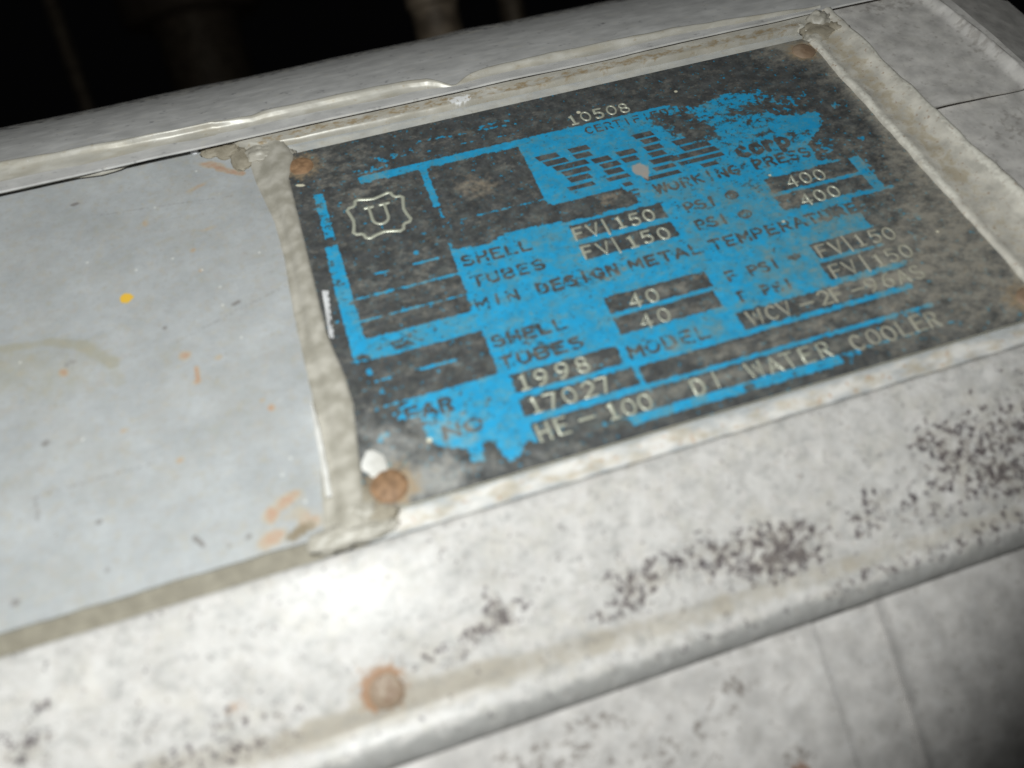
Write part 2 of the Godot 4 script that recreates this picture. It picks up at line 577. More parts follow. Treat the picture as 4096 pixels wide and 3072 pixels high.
func make_bracket() -> void:
	var base := Vector3(-110, 0, -3)
	var t := thing("bracket_plate", "bare grey steel plate with rust specks and a yellow dab beside the blue plate", "steel plate", base)
	var p := Paint.new(-160, -60, 84, 70, 5.0, srgb(166, 168, 168))
	p.mottle(p.grain(101, 22.0, 5, 1.0, 0.65), 0.08)
	p.mottle(p.grain(102, 0.6, 2, 10.0), 0.018)
	p.mottle(p.grain(120, 4.0, 3), 0.025)
	p.lay(p.field([], 1.0, 0.0), p.grain(103, 16.0, 3), 1.0, 0.5, 0.6, srgb(158, 155, 147), 0.45)
	p.lay(p.field([["l", -72, 54.6, 84, 54.6, 2.6, 0.9]], 2.0), p.grain(117, 6.0, 4, 2.0), 0.4, 0.7, 0.3, srgb(200, 197, 188), 0.8)
	# olive tide mark
	var tide := p.field([["l", -150, 13.4, -131.4, 10.9, 1.0, 0.8], ["l", -131.4, 10.9, -124.7, 7.6, 1.3, 0.9], ["l", -124.7, 7.6, -118.7, 0.7, 1.5, 0.9], ["l", -118.7, 0.7, -117.6, -5.0, 1.5, 0.5], ["e", -134, 3, 14, 8, -20, 0.5], ["e", -146, 8, 10, 7, 0, 0.3], ["l", -150, 13.4, -138, 12.6, 0.6, 0.4]], 2.0)
	p.lay(tide, p.grain(104, 6.0, 5, 1.0, 0.65), 0.5, 0.6, 0.55, srgb(150, 143, 120), 0.5)
	# rust
	var rust := p.field([["e", -91.5, 56.6, 3.6, 1.3, -25, 0.9], ["l", -90, 54.6, -84.6, 50.8, 0.9, 1.0], ["e", -96, 49.4, 3.0, 0.8, 20, 0.55], ["e", -103.9, -2.4, 1.4, 1.2, 0, 1.0], ["l", -101.9, -6.4, -101.9, -9.6, 0.5, 1.1], ["e", -102.1, -10.2, 0.9, 0.7, 0, 1.0],
		["e", -128.7, 1.4, 0.9, 1.3, 20, 1.0], ["e", -88.4, -21.6, 0.8, 0.9, 0, 1.0], ["e", -89.9, -19.2, 0.7, 0.6, 0, 0.7], ["e", -107.3, -28, 0.9, 0.6, 20, 0.9], ["e", -97.1, -5.3, 0.9, 0.7, 0, 0.7], ["e", -117.2, -17.4, 1.0, 0.7, 0, 0.6],
		["e", -88.8, -43.4, 3.0, 1.4, 25, 0.95], ["e", -92.2, -45.6, 1.5, 1.8, 0, 0.95], ["e", -92.8, -50.4, 2.8, 1.7, 15, 0.9], ["e", -85.5, -49.4, 2.4, 1.8, 0, 0.7], ["e", -87.5, -46.8, 3.0, 1.5, 0, 0.4],
		["e", -99, 28, 0.7, 0.7, 0, 0.8], ["e", -95, 34, 2.2, 0.6, 5, 0.5], ["e", -98, 21, 0.6, 0.6, 0, 0.7], ["e", -109, 41, 0.8, 1.4, 0, 0.6]], 3.0)
	p.lay(rust, p.grain(105, 3.0, 4), 0.3, 0.3, 0.28, srgb(180, 160, 130), 0.5)
	p.lay(rust, p.grain(106, 2.0, 4, 1.0, 0.7), 0.7, 0.8, 0.4, srgb(172, 128, 104), 0.6)
	p.lay(p.field([["e", -87.6, -50.6, 3.2, 1.5, 18, 0.9]], 3.0), p.grain(107, 1.4, 3), 0.6, 0.5, 0.2, srgb(128, 116, 96), 0.9)
	# a yellow dab and dark specks
	p.lay(p.field([["e", -114.8, 18.2, 1.5, 1.5, 0, 1.2]], 4.0), p.grain(108, 1.0, 2), 0.5, 0.5, 0.15, srgb(222, 176, 62), 0.95)
	var dark := p.field([["e", -125, 53.4, 1.1, 0.6, 0, 1.1], ["e", -91.6, 8.6, 1.4, 0.6, 25, 0.8], ["e", -107.3, 6.6, 0.6, 0.6, 0, 0.8], ["e", -132.6, -15.5, 0.9, 0.8, 0, 0.8], ["l", -106.4, -45.6, -105.0, -47.6, 0.45, 1.2], ["e", -123.1, -36.6, 0.7, 0.6, 0, 0.8], ["e", -138, -48, 1.0, 0.8, 0, 0.8],
		["l", -134.5, -27.5, -134.0, -32.5, 0.5, 0.36], ["l", -134, -27.2, -112, -27.0, 0.35, 0.26], ["l", -120, 47.5, -88, 43.5, 0.3, 0.24], ["l", -105, 2, -80.5, 10, 0.4, 0.22], ["e", -96.8, -48.6, 0.6, 0.6, 0, 0.8], ["e", -100.5, -49.4, 0.5, 0.5, 0, 0.6], ["e", -122, -47, 0.6, 0.6, 0, 0.5], ["e", -127.5, 3.5, 1.3, 1.3, 0, 0.35]], 4.0)
	p.lay(dark, p.grain(109, 1.2, 3), 0.35, 0.45, 0.35, srgb(112, 106, 102), 0.65)
	p.lay(p.field([], 1.0, 0.0), p.grain(111, 0.9, 2), 1.0, 0.86, 0.05, srgb(226, 226, 216), 0.7)
	p.lay(p.field([["e", -95.4, 55.5, 0.36, 0.36, 0, 1.1], ["e", -103.8, 27.0, 0.36, 0.36, 0, 1.1], ["e", -97.7, 21.1, 0.36, 0.36, 0, 1.1], ["e", -91.8, -1.5, 0.36, 0.36, 0, 1.1], ["e", -86.7, -34.6, 0.36, 0.36, 0, 1.1], ["e", -84.4, 22.3, 0.36, 0.36, 0, 1.1], ["e", -94.4, 14.6, 0.36, 0.36, 0, 1.1], ["e", -125.4, -16.9, 0.36, 0.36, 0, 1.1], ["e", -137.5, 7.2, 0.36, 0.36, 0, 1.1], ["e", -122.2, 64.7, 0.36, 0.36, 0, 1.1], ["e", -112.1, 26.1, 0.36, 0.36, 0, 1.1], ["e", -88.8, -37.8, 0.36, 0.36, 0, 1.1], ["e", -85.6, -44.8, 0.36, 0.36, 0, 1.1], ["e", -106.4, 45.6, 0.36, 0.36, 0, 1.1], ["e", -122.8, 32.3, 0.36, 0.36, 0, 1.1], ["e", -135.6, 68.2, 0.36, 0.36, 0, 1.1], ["e", -94.5, 9.0, 0.36, 0.36, 0, 1.1]], 6.0), p.grain(118, 1.0, 2), 0.1, 0.5, 0.2, srgb(216, 216, 208), 0.6)
	# crumbly chalk and rust along the margin below the blue plate
	var chalk := p.field([["l", -72, -54.8, 84, -55.2, 2.6, 0.8]], 2.0)
	p.lay(chalk, p.grain(112, 5.0, 4, 2.0), 0.6, 0.65, 0.3, srgb(216, 212, 206), 0.9)
	p.lay(chalk, p.grain(113, 4.0, 4, 2.0), 1.0, 0.95, 0.35, srgb(168, 154, 130), 0.6)
	p.lay(chalk, p.grain(114, 2.2, 3), 1.0, 1.3, 0.12, srgb(164, 112, 74), 0.6)
	M.steel = painted(p, 0.4, 0.06, ImageTexture.create_from_image(noise(115, 0.012, 3).get_image(p.w / 2, p.h / 2, false, false, false)), 0.01)
	var wob := noise(116, 0.02, 2)
	var f := func(x: float, y: float) -> Vector3:
		var low: float = -52.9 if x < -86.0 else lerpf(-52.9, -57.0, smoothstep(-86.0, -74.0, x))
		var yy: float = lerpf(low, 66.0, (y + 57.0) / 123.0)
		if y <= -56.99:
			yy += wob.get_noise_1d(x * 6.0) * 0.2
		return Vector3(x, yy, -1.0 + wob.get_noise_2d(x, y) * 0.12)
	var g := func(x: float, y: float) -> Vector2:
		return p.uv(x, f.call(x, y).y)
	part("panel", surface_of(span(-158, 84, 121), span(-57, 66, 41), f, g, base, 1.2), M.steel, t)


# ---------------------------------------------------------------- bent flashing strips above and right of the plate

const LIP := [[-160, 69.6], [-140, 69.8], [-125.8, 69.1], [-108.5, 68.4], [-91.9, 68], [-79, 67.4], [-76.3, 67.8], [-72.6, 67.8], [-54.1, 67.8], [-44, 67.6], [-37, 67.3], [-32, 66.4], [-28, 64.2], [-25.4, 62.8], [-24, 63.4], [-20.7, 64.9], [-15.5, 65.9], [-4.7, 66.2], [17, 65.9], [39, 65.6], [61, 63.5], [78, 62], [90, 61.2]]
const LOW := [[-160, 62.2], [-142, 62.0], [-127, 61.7], [-118, 60.6], [-113, 61.2], [-109, 62.4], [-104, 63.1], [-99, 63.8], [-95.5, 64.4], [-91, 63.9], [-86, 62.2], [-82, 59.5], [-76, 57.6], [-60, 57.2], [90, 56.4]]


func make_flashing() -> void:
	var base := Vector3(0, 60, 0)
	var t := thing("window_flashing", "bent aluminium flashing strip with a bright wavy lip above the blue plate", "flashing", base)
	var p := Paint.new(-160, 48, 100, 74, 7.0, srgb(168, 164, 154))
	p.mottle(p.grain(201, 4.0, 4, 5.0), 0.1)
	p.lay(none(p), p.grain(202, 4.0, 4, 4.0), 1.0, 0.3, 0.4, srgb(158, 149, 130), 0.5)
	p.lay(none(p), p.grain(203, 4.0, 4, 3.0), 1.0, 0.35, 0.4, srgb(200, 197, 190), 0.6)
	p.lay(p.field([["l", -78, 59.5, 80, 58.0, 1.6, 0.5]], 2.0), p.grain(204, 2.4, 5, 2.0, 0.75), 1.0, 0.6, 0.25, srgb(136, 114, 82), 0.75)
	p.lay(p.field([["e", -25.5, 58.6, 3.4, 1.8, 0, 0.9]], 2.0), p.grain(205, 1.4, 3), 0.6, 0.5, 0.2, srgb(226, 226, 226), 0.9)
	M.flashing = painted(p, 0.36, 0.08, ImageTexture.create_from_image(noise(206, 0.03, 4).get_image(p.w / 2, p.h / 2, false, false, false)), 0.015)
	var wob := noise(207, 0.05, 2)
	# cross section from the lower edge to the lip and over it: [share of the way, height]
	var cross := [[0.0, -0.2], [0.02, 0.6], [0.08, 0.72], [0.3, 0.8], [0.55, 0.95], [0.75, 1.15], [0.86, 1.4], [0.92, 1.8], [0.97, 2.35], [1.01, 2.6], [1.05, 2.68], [1.09, 2.6], [1.12, 2.3], [1.13, 1.4], [1.13, 0.0]]
	var f := func(x: float, k: float) -> Vector3:
		var c: Array = cross[int(k)]
		var lo := ramp(x, LOW)
		var hi := ramp(x, LIP)
		var y := lerpf(lo, hi, c[0])
		var dip: float = exp(-pow((x + 25.6) / 3.0, 2.0))
		var kink: float = exp(-pow((x + 78.5) / 2.2, 2.0))
		var z: float = c[1] * (1.0 - 0.30 * dip - 0.06 * kink) + wob.get_noise_2d(x * 1.2, c[0] * 20.0) * 0.3
		if x < -88.0:
			z += 0.25
		elif k < 0.5:
			z = -1.1
		return Vector3(x, y + wob.get_noise_1d(x * 0.8) * 0.15, z)
	var g := func(x: float, k: float) -> Vector2:
		var v: Vector3 = f.call(x, k)
		return p.uv(x, v.y + v.z * 0.3)
	part("top_strip", surface_of(span(-160, 83, 243), range(cross.size()), f, g, base, 0.0), M.flashing, t)

	# right-hand strip: from the plate's edge up to the lip at x = 85
	var base2 := Vector3(80, 0, 0)
	var t2 := thing("window_flashing", "dusty aluminium flashing strip standing along the short end of the blue plate", "flashing", base2)
	var p2 := Paint.new(60, -66, 100, 66, 7.0, srgb(188, 183, 172))
	p2.mottle(p2.grain(211, 6.0, 4), 0.18)
	p2.lay(p2.field([["l", 80, 60, 80, -10, 2.6, 0.6], ["l", 79, -10, 82, -60, 3, 0.3]], 2.0), p2.grain(212, 3.0, 4), 0.7, 0.5, 0.25, srgb(160, 148, 126), 0.7)
	p2.lay(p2.field([["l", 75, 60, 75, -16, 1.0, 0.8], ["l", 85.5, 60, 87.5, -30, 1.4, 0.8]], 2.0), p2.grain(213, 1.8, 4), 0.7, 0.6, 0.25, srgb(216, 212, 200), 0.8)
	p2.lay(none(p2), p2.grain(214, 1.6, 3), 1.0, 0.55, 0.15, srgb(132, 104, 84), 0.6)
	M.flashing_side = painted(p2, 0.45, 0.05, ImageTexture.create_from_image(noise(215, 0.03, 4).get_image(p2.w / 2, p2.h / 2, false, false, false)), 0.02)
	var cross2 := [[73.8, -0.4], [73.9, 0.6], [74.6, 1.0], [75.6, 0.95], [76.6, 0.6], [78.5, 0.55], [80.5, 0.8], [82.5, 1.5], [84.0, 2.3], [84.9, 2.8], [85.8, 3.0], [86.6, 2.8], [87.1, 2.1], [87.3, 1.0], [87.3, -0.6]]
	var f2 := func(y: float, k: float) -> Vector3:
		var c: Array = cross2[int(k)]
		var slide: float = ramp(y, [[-60, 3.6], [-23, 2.6], [-14, 2.1], [9, 0.3], [24, -0.3], [47, -0.9], [60, -1.4]]) * clampf((c[0] - 76.0) / 8.0, 0.0, 1.0)
		var e: float = wob.get_noise_2d(y * 1.5, c[0]) * 0.45
		return Vector3(c[0] + slide + wob.get_noise_1d(y * 2.0) * 0.35, y, c[1] + e)
	var g2 := func(y: float, k: float) -> Vector2:
		var v: Vector3 = f2.call(y, k)
		return p2.uv(v.x, v.y)
	var ks := range(cross2.size())
	ks.reverse()
	# x runs along the strip here, so the rows go from the lip back to the plate
	var flip := func(a: float, k: float) -> Vector3:
		return f2.call(a, k)
	part("side_strip", surface_of(span(-58, 60, 118), ks, flip, g2, base2, 0.0), M.flashing_side, t2)


# ---------------------------------------------------------------- sealant

func lumpy(left: Array, right_: Array, ya: float, yb: float, n: int, high: float, seed_: int, rough: float, base: Vector3, floor_z := -1.3, shape := [[0.0, -0.6], [0.1, 0.5], [0.3, 0.9], [0.5, 1.0], [0.7, 0.9], [0.9, 0.5], [1.0, -0.6]]) -> SurfaceTool:
	# an uneven bead between two edges given as [[y, x], ...]
	var w := noise(seed_, 0.25, 3)
	var f := func(k: float, y: float) -> Vector3:
		var a := ramp(y, left)
		var b := ramp(y, right_)
		var jig: float = w.get_noise_2d(y * 1.4, 7.0 * k) * rough
		var x := lerpf(a, b, k) + jig * 0.7 * (1.0 if k < 0.5 else -1.0)
		var z: float = high * ramp(k, shape) + w.get_noise_3d(x, y, 3.0) * rough
		if k <= 0.0 or k >= 1.0:
			z = floor_z
		return Vector3(x, y, z)
	var g := func(k: float, y: float) -> Vector2:
		return Vector2(k, y * 0.1)
	return surface_of(span(0, 1, 14), span(ya, yb, n), f, g, base, 0.0)


func make_sealant() -> void:
	var base := Vector3(-78, 0, -1)
	var t := thing("sealant_bead", "greyish sealant ridge between the steel plate and the blue plate", "sealant", base)
	part("ridge", lumpy([[-54, -84.0], [-37, -81.6], [-21, -80.4], [1, -80.2], [19, -79.4], [31, -79.8], [46, -82.0], [58, -83.0], [63, -84.0]], [[-54, -75.5], [-46.7, -74.2], [-38, -73.3], [-32.6, -72.6], [-26.6, -71.9], [-18.8, -72.2], [-11, -73.2], [-7, -73.7], [0, -73.6], [44, -73.2], [52, -70.5], [58, -72], [63, -74]], -54.0, 61.5, 150, 0.75, 301, 0.14, base, -1.3, [[0.0, -1.0], [0.08, -0.95], [0.2, -0.85], [0.3, -0.6], [0.4, 0.1], [0.5, 0.6], [0.65, 0.9], [0.78, 0.95], [0.9, 0.7], [0.96, 0.45], [1.0, -0.2]]), M.sealant, t)
	part("smear", lumpy([[-47, -81.8], [-40, -81.4], [-30, -81.0], [-24, -80.6]], [[-47, -80.4], [-40, -80.0], [-30, -79.8], [-24, -80.1]], -46.0, -24.0, 40, 0.3, 302, 0.12, base, -0.9), M.sealant_pale, t, "smooth white smear of sealant")
	# crumbled lumps where the beads meet
	var u := noise(303, 0.5, 3)
	for a in [[-76.5, -50.5, 4.2, 3.4, 1.6, 0], [-72.2, -52.4, 3.0, 2.0, 1.4, 1], [-78.5, 56.5, 5.0, 3.4, 1.5, 0], [-87.0, 60.5, 3.4, 3.0, 1.2, 1], [-90.5, 61.5, 3.2, 2.4, 1.0, 1], [-95.0, 63.4, 1.2, 1.2, 1.3, 2], [-81.5, -54.2, 5.5, 2.6, 1.6, 0], [-75.0, -54.6, 5.0, 2.2, 1.5, 0], [-84.0, 56.0, 2.6, 4.5, 0.8, 1], [-74.5, 53.8, 4.0, 2.2, 1.2, 0], [-74.6, -48.2, 2.4, 3.2, 1.3, 1]]:
		part("lump", blob(Vector3(a[0], a[1], -0.9), a[2], a[3], a[4], u, base), [M.sealant, M.sealant_dirty, M.white][int(a[5])], t)

	var base2 := Vector3(-115, -55, -4)
	var t2 := thing("sealant_bead", "olive grime-filled joint below the bare steel plate", "sealant", base2)
	var w := noise(304, 0.12, 3)
	var f := func(x: float, k: float) -> Vector3:
		var kk := k / 8.0
		var top := -52.2 + w.get_noise_1d(x * 2.0) * 0.5
		var y := lerpf(-59.0, top, kk)
		var z: float = lerpf(-3.2, -1.6, smoothstep(0.1, 1.0, kk)) + w.get_noise_2d(x * 2.0, y * 3.0) * 0.35
		return Vector3(x, y, z)
	var g := func(x: float, k: float) -> Vector2:
		return Vector2(x * 0.1, k)
	part("joint", surface_of(span(-158, 84, 160), range(9), f, g, base2), M.joint, t2)

	var base3 := Vector3(80, 56, 0)
	var t3 := thing("sealant_bead", "crumbled brownish sealant lump in the corner where the two flashing strips meet", "sealant", base3)
	for a in [[78.5, 53.5, 5.5, 4.2, 1.8, 1], [80.5, 57.5, 3.6, 3.4, 3.2, 0], [76.0, 51.5, 3.0, 2.4, 1.4, 0], [84.0, 52.5, 3.2, 4.0, 2.2, 1]]:
		part("lump", blob(Vector3(a[0], a[1], 0.3), a[2], a[3], a[4], u, base3), [M.sealant, M.sealant_dirty, M.white][int(a[5])], t3)


func blob(at: Vector3, rx: float, ry: float, rz: float, n: FastNoiseLite, base: Vector3) -> SurfaceTool:
	var st := begin()
	st.set_smooth_group(0)
	var rings := 12
	var seg := 24
	var p := func(i: int, j: int) -> Vector3:
		var a := TAU * (j % seg) / seg
		var k := PI * 0.55 * i / rings
		var d := Vector3(sin(k) * cos(a), sin(k) * sin(a), cos(k))
		var rr: float = 1.0 + n.get_noise_3dv((at + d * 3.0) * 1.2) * 0.32
		return at + Vector3(d.x * rx, d.y * ry, d.z * rz) * rr - base
	for i in rings:
		for j in seg:
			for k in [[i, j], [i + 1, j + 1], [i + 1, j], [i, j], [i, j + 1], [i + 1, j + 1]]:
				var v: Vector3 = p.call(k[0], k[1])
				st.set_uv(Vector2(v.x, v.y) * 0.1)
				st.add_vertex(v * MM)
	return finish(st)


# ---------------------------------------------------------------- lettering in strokes

func arc(cx: float, cy: float, rx: float, ry: float, a0: float, a1: float, n := 10) -> Array:
	var out := []
	for i in n + 1:
		var a := deg_to_rad(lerpf(a0, a1, float(i) / n))
		out.append(Vector2(cx + rx * cos(a), cy + ry * sin(a)))
	return out


func v2(q: Array) -> Array:
	var out := []
	for i in q.size() / 2:
		out.append(Vector2(q[2 * i], q[2 * i + 1]))
	return out


# strokes of a capital in a box 0.7 wide and 1 high, its foot at 0
func glyph(c: String) -> Array:
	match c:
		"0", "O":
			return [arc(0.35, 0.5, 0.33, 0.48, 90, 450, 22)]
		"1":
			return [v2([0.18, 0.84, 0.37, 1.0, 0.37, 0.0]), v2([0.16, 0.0, 0.58, 0.0])]
		"2":
			return [arc(0.35, 0.69, 0.3, 0.3, 160, -35, 10) + v2([0.04, 0.0, 0.68, 0.0])]
		"4":
			return [v2([0.5, 0.0, 0.5, 1.0, 0.03, 0.3, 0.68, 0.3])]
		"5":
			return [v2([0.62, 1.0, 0.13, 1.0, 0.09, 0.55]) + arc(0.33, 0.32, 0.32, 0.31, 130, -140, 12)]
		"6":
			return [arc(0.35, 0.3, 0.31, 0.29, 90, 450, 16), v2([0.05, 0.32, 0.12, 0.66, 0.3, 0.9, 0.56, 1.0])]
		"7":
			return [v2([0.03, 1.0, 0.66, 1.0, 0.28, 0.0])]
		"8":
			return [arc(0.35, 0.75, 0.26, 0.24, 90, 450, 16), arc(0.35, 0.26, 0.32, 0.26, 90, 450, 16)]
		"9":
			return [arc(0.35, 0.7, 0.31, 0.29, 90, 450, 16), v2([0.65, 0.68, 0.58, 0.34, 0.4, 0.1, 0.14, 0.0])]
		"A":
			return [v2([0.0, 0.0, 0.35, 1.0, 0.7, 0.0]), v2([0.13, 0.34, 0.57, 0.34])]
		"B":
			return [v2([0.06, 0.0, 0.06, 1.0, 0.4, 1.0]) + arc(0.4, 0.76, 0.22, 0.24, 80, -80, 6) + v2([0.06, 0.52]), v2([0.4, 0.52]) + arc(0.4, 0.26, 0.27, 0.26, 80, -80, 6) + v2([0.06, 0.0])]
		"C":
			return [arc(0.37, 0.5, 0.33, 0.48, 45, 315, 16)]
		"D":
			return [v2([0.07, 0.0, 0.07, 1.0, 0.3, 1.0]) + arc(0.3, 0.5, 0.36, 0.5, 85, -85, 12) + v2([0.07, 0.0])]
		"E":
			return [v2([0.64, 1.0, 0.08, 1.0, 0.08, 0.0, 0.66, 0.0]), v2([0.08, 0.52, 0.54, 0.52])]
		"F":
			return [v2([0.64, 1.0, 0.08, 1.0, 0.08, 0.0]), v2([0.08, 0.52, 0.54, 0.52])]
		"G":
			return [arc(0.36, 0.5, 0.33, 0.48, 45, 330, 16) + v2([0.66, 0.45, 0.42, 0.45])]
		"H":
			return [v2([0.06, 0.0, 0.06, 1.0]), v2([0.64, 0.0, 0.64, 1.0]), v2([0.06, 0.5, 0.64, 0.5])]
		"I":
			return [v2([0.35, 0.0, 0.35, 1.0])]
		"|":
			return [v2([0.35, -0.2, 0.35, 1.15])]
		"K":
			return [v2([0.07, 0.0, 0.07, 1.0]), v2([0.64, 1.0, 0.07, 0.42]), v2([0.26, 0.6, 0.68, 0.0])]
		"L":
			return [v2([0.09, 1.0, 0.09, 0.0, 0.64, 0.0])]
		"M":
			return [v2([0.02, 0.0, 0.02, 1.0, 0.35, 0.35, 0.68, 1.0, 0.68, 0.0])]
		"N":
			return [v2([0.05, 0.0, 0.05, 1.0, 0.65, 0.0, 0.65, 1.0])]
		"P":
			return [v2([0.08, 0.0, 0.08, 1.0, 0.38, 1.0]) + arc(0.38, 0.74, 0.27, 0.26, 80, -80, 8) + v2([0.08, 0.48])]
		"R":
			return [v2([0.08, 0.0, 0.08, 1.0, 0.38, 1.0]) + arc(0.38, 0.75, 0.26, 0.25, 80, -80, 8) + v2([0.08, 0.5]), v2([0.36, 0.5, 0.67, 0.0])]
		"S":
			return [arc(0.35, 0.75, 0.29, 0.25, 40, 250, 10) + arc(0.35, 0.26, 0.31, 0.26, 80, -145, 10)]
		"T":
			return [v2([0.02, 1.0, 0.68, 1.0]), v2([0.35, 1.0, 0.35, 0.0])]
		"U":
			return [v2([0.06, 1.0, 0.06, 0.35]) + arc(0.35, 0.33, 0.29, 0.33, 180, 360, 10) + v2([0.64, 1.0])]
		"V":
			return [v2([0.0, 1.0, 0.35, 0.0, 0.7, 1.0])]
		"W":
			return [v2([-0.06, 1.0, 0.13, 0.0, 0.35, 0.85, 0.57, 0.0, 0.76, 1.0])]
		"Y":
			return [v2([0.02, 1.0, 0.35, 0.5, 0.68, 1.0]), v2([0.35, 0.5, 0.35, 0.0])]
		"-":
			return [v2([0.0, 0.46, 0.8, 0.46])]
		"@":
			return [arc(0.35, 0.5, 0.42, 0.48, 90, 450, 18), arc(0.36, 0.5, 0.18, 0.2, 90, 450, 12)]
		"c":
			return [arc(0.37, 0.34, 0.3, 0.32, 50, 310, 12)]
		"o":
			return [arc(0.35, 0.34, 0.3, 0.32, 90, 450, 16)]
		"r":
			return [v2([0.12, 0.0, 0.12, 0.66]), arc(0.44, 0.36, 0.32, 0.3, 180, 60, 6)]
		"p":
			return [v2([0.08, -0.32, 0.08, 0.66]), arc(0.37, 0.34, 0.29, 0.32, 90, 450, 16)]
		".":
			return [v2([0.3, 0.02, 0.36, 0.02])]
	return []


# a raised rounded stroke along a line of points on the plate
func stroke(st: SurfaceTool, line: Array, r: float, high: float, base: Vector3, z0 := 0.0) -> void:
	var n := line.size()
	var closed: bool = line[0].distance_to(line[n - 1]) < 0.02
	var cross := [[-1.0, -0.06], [-0.85, 0.55], [-0.4, 0.93], [0.0, 1.0], [0.4, 0.93], [0.85, 0.55], [1.0, -0.06]]
	var rows := []
	for i in n:
		var a: Vector2 = line[maxi(i - 1, 0)]
		var b: Vector2 = line[mini(i + 1, n - 1)]
		if closed and (i == 0 or i == n - 1):
			a = line[n - 2]
			b = line[1]
		var side := (b - a).normalized().orthogonal()
		var wide := 1.0
		if i > 0 and i < n - 1:
			var c := (line[i] - line[i - 1]).normalized().dot((b - a).normalized()) as float
			wide = 1.0 / clampf(c, 0.6, 1.0)
		var row := []
		for c in cross:
			var q: Vector2 = line[i] + side * c[0] * r * wide
			row.append(Vector3(q.x, q.y, z0 + c[1] * high))
		rows.append(row)
	if not closed:
		for e in [0, n - 1]:
			var d: Vector2 = (line[0] - line[1]).normalized() if e == 0 else (line[n - 1] - line[n - 2]).normalized()
			for share in [0.55, 0.9]:
				var row := []
				var mid: Vector2 = line[e] + d * r * share
				var thin: float = sqrt(1.0 - share * share)
				var s: Vector2 = d.orthogonal() * (1.0 if e == 0 else -1.0)
				var sign_: float = 1.0 if s.dot(Vector2(rows[0 if e == 0 else rows.size() - 1][6].x, rows[0 if e == 0 else rows.size() - 1][6].y) - mid) > 0.0 else -1.0
				for c in cross:
					var q: Vector2 = mid + s * sign_ * c[0] * r * thin
					row.append(Vector3(q.x, q.y, z0 + c[1] * high * (0.4 + 0.6 * thin)))
				if e == 0:
					rows.push_front(row)
				else:
					rows.append(row)
	st.set_smooth_group(0)
	for i in rows.size() - 1:
		for j in 6:
			for k in [[i, j], [i, j + 1], [i + 1, j + 1], [i, j], [i + 1, j + 1], [i + 1, j]]:
				st.set_uv(Vector2.ZERO)
				st.add_vertex((rows[k[0]][k[1]] - base) * MM)


func stamped(text: String, centres: Array, y: float, high: float, base: Vector3, parent: Node3D, dusty := false) -> void:
	var st := begin()
	var rng := RandomNumberGenerator.new()
	rng.seed = hash(text) + int(y * 10)
	for i in text.length():
		var dx: float = centres[i] - 0.35 * high
		var dy := y - 0.5 * high + rng.randf_range(-0.22, 0.22)
		var thick := rng.randf_range(0.23, 0.34)
		var deep := rng.randf_range(0.1, 0.24)
		var lean := rng.randf_range(-0.06, 0.06)
		for line in glyph(text[i]):
			var pts := []
			for q in line:
				pts.append(Vector2(dx + (q.x + lean * q.y) * high, dy + q.y * high))
			stroke(st, pts, thick, deep, base)
	st.generate_normals()
	part("stamped_text", st, M.stamp_dusty if dusty else M.stamp, parent)


# ---------------------------------------------------------------- the name plate

func draw_line_field(a: PackedFloat32Array, p: Paint, pts: Array, r: float, val: float) -> void:
	for i in pts.size() - 1:
		var u: Vector2 = pts[i]
		var v: Vector2 = pts[i + 1]
		var ia := clampi(int((minf(u.x, v.x) - r - p.x0) * p.ppm), 0, p.w - 1)
		var ib := clampi(int((maxf(u.x, v.x) + r - p.x0) * p.ppm) + 1, 0, p.w - 1)
		var ja := clampi(int((p.y1 - maxf(u.y, v.y) - r) * p.ppm), 0, p.h - 1)
		var jb := clampi(int((p.y1 - minf(u.y, v.y) + r) * p.ppm) + 1, 0, p.h - 1)
		for j in range(ja, jb + 1):
			for i2 in range(ia, ib + 1):
				var q := Vector2(p.x0 + (i2 + 0.5) / p.ppm, p.y1 - (j + 0.5) / p.ppm)
				var d := Geometry2D.get_closest_point_to_segment(q, u, v).distance_to(q)
				if d < r * 1.3:
					var o := j * p.w + i2
					a[o] = minf(a[o], lerpf(val, 1.0, smoothstep(r * 0.6, r * 1.3, d)))


func printed(a: PackedFloat32Array, p: Paint, text: String, xa: float, xb: float, foot: float, high: float, r: float, left := 0.3) -> void:
	var step := (xb - xa) / text.length()
	for i in text.length():
		for line in glyph(text[i]):
			var pts := []
			for q in line:
				pts.append(Vector2(xa + step * i + q.x / 0.7 * step * 0.74, foot + q.y * high))
			draw_line_field(a, p, pts, r, left)


func stripe(a: PackedFloat32Array, p: Paint, xa: float, xb: float, y: float, half: float) -> void:
	for j in range(int((p.y1 - y - half) * p.ppm), int((p.y1 - y + half) * p.ppm)):
		var lean := (p.y1 - j / p.ppm - y) * -0.35
		for i in range(int((xa + lean - p.x0) * p.ppm), int((xb + lean - p.x0) * p.ppm)):
			a[j * p.w + i] = 0.06


func box(im: Image, p: Paint, xa: float, ya: float, xb: float, yb: float, on: bool) -> void:
	im.fill_rect(Rect2i(int((xa - p.x0) * p.ppm), int((p.y1 - ya) * p.ppm), int((xb - xa) * p.ppm), int((ya - yb) * p.ppm)), Color(1, 1, 1) if on else Color(0, 0, 0))


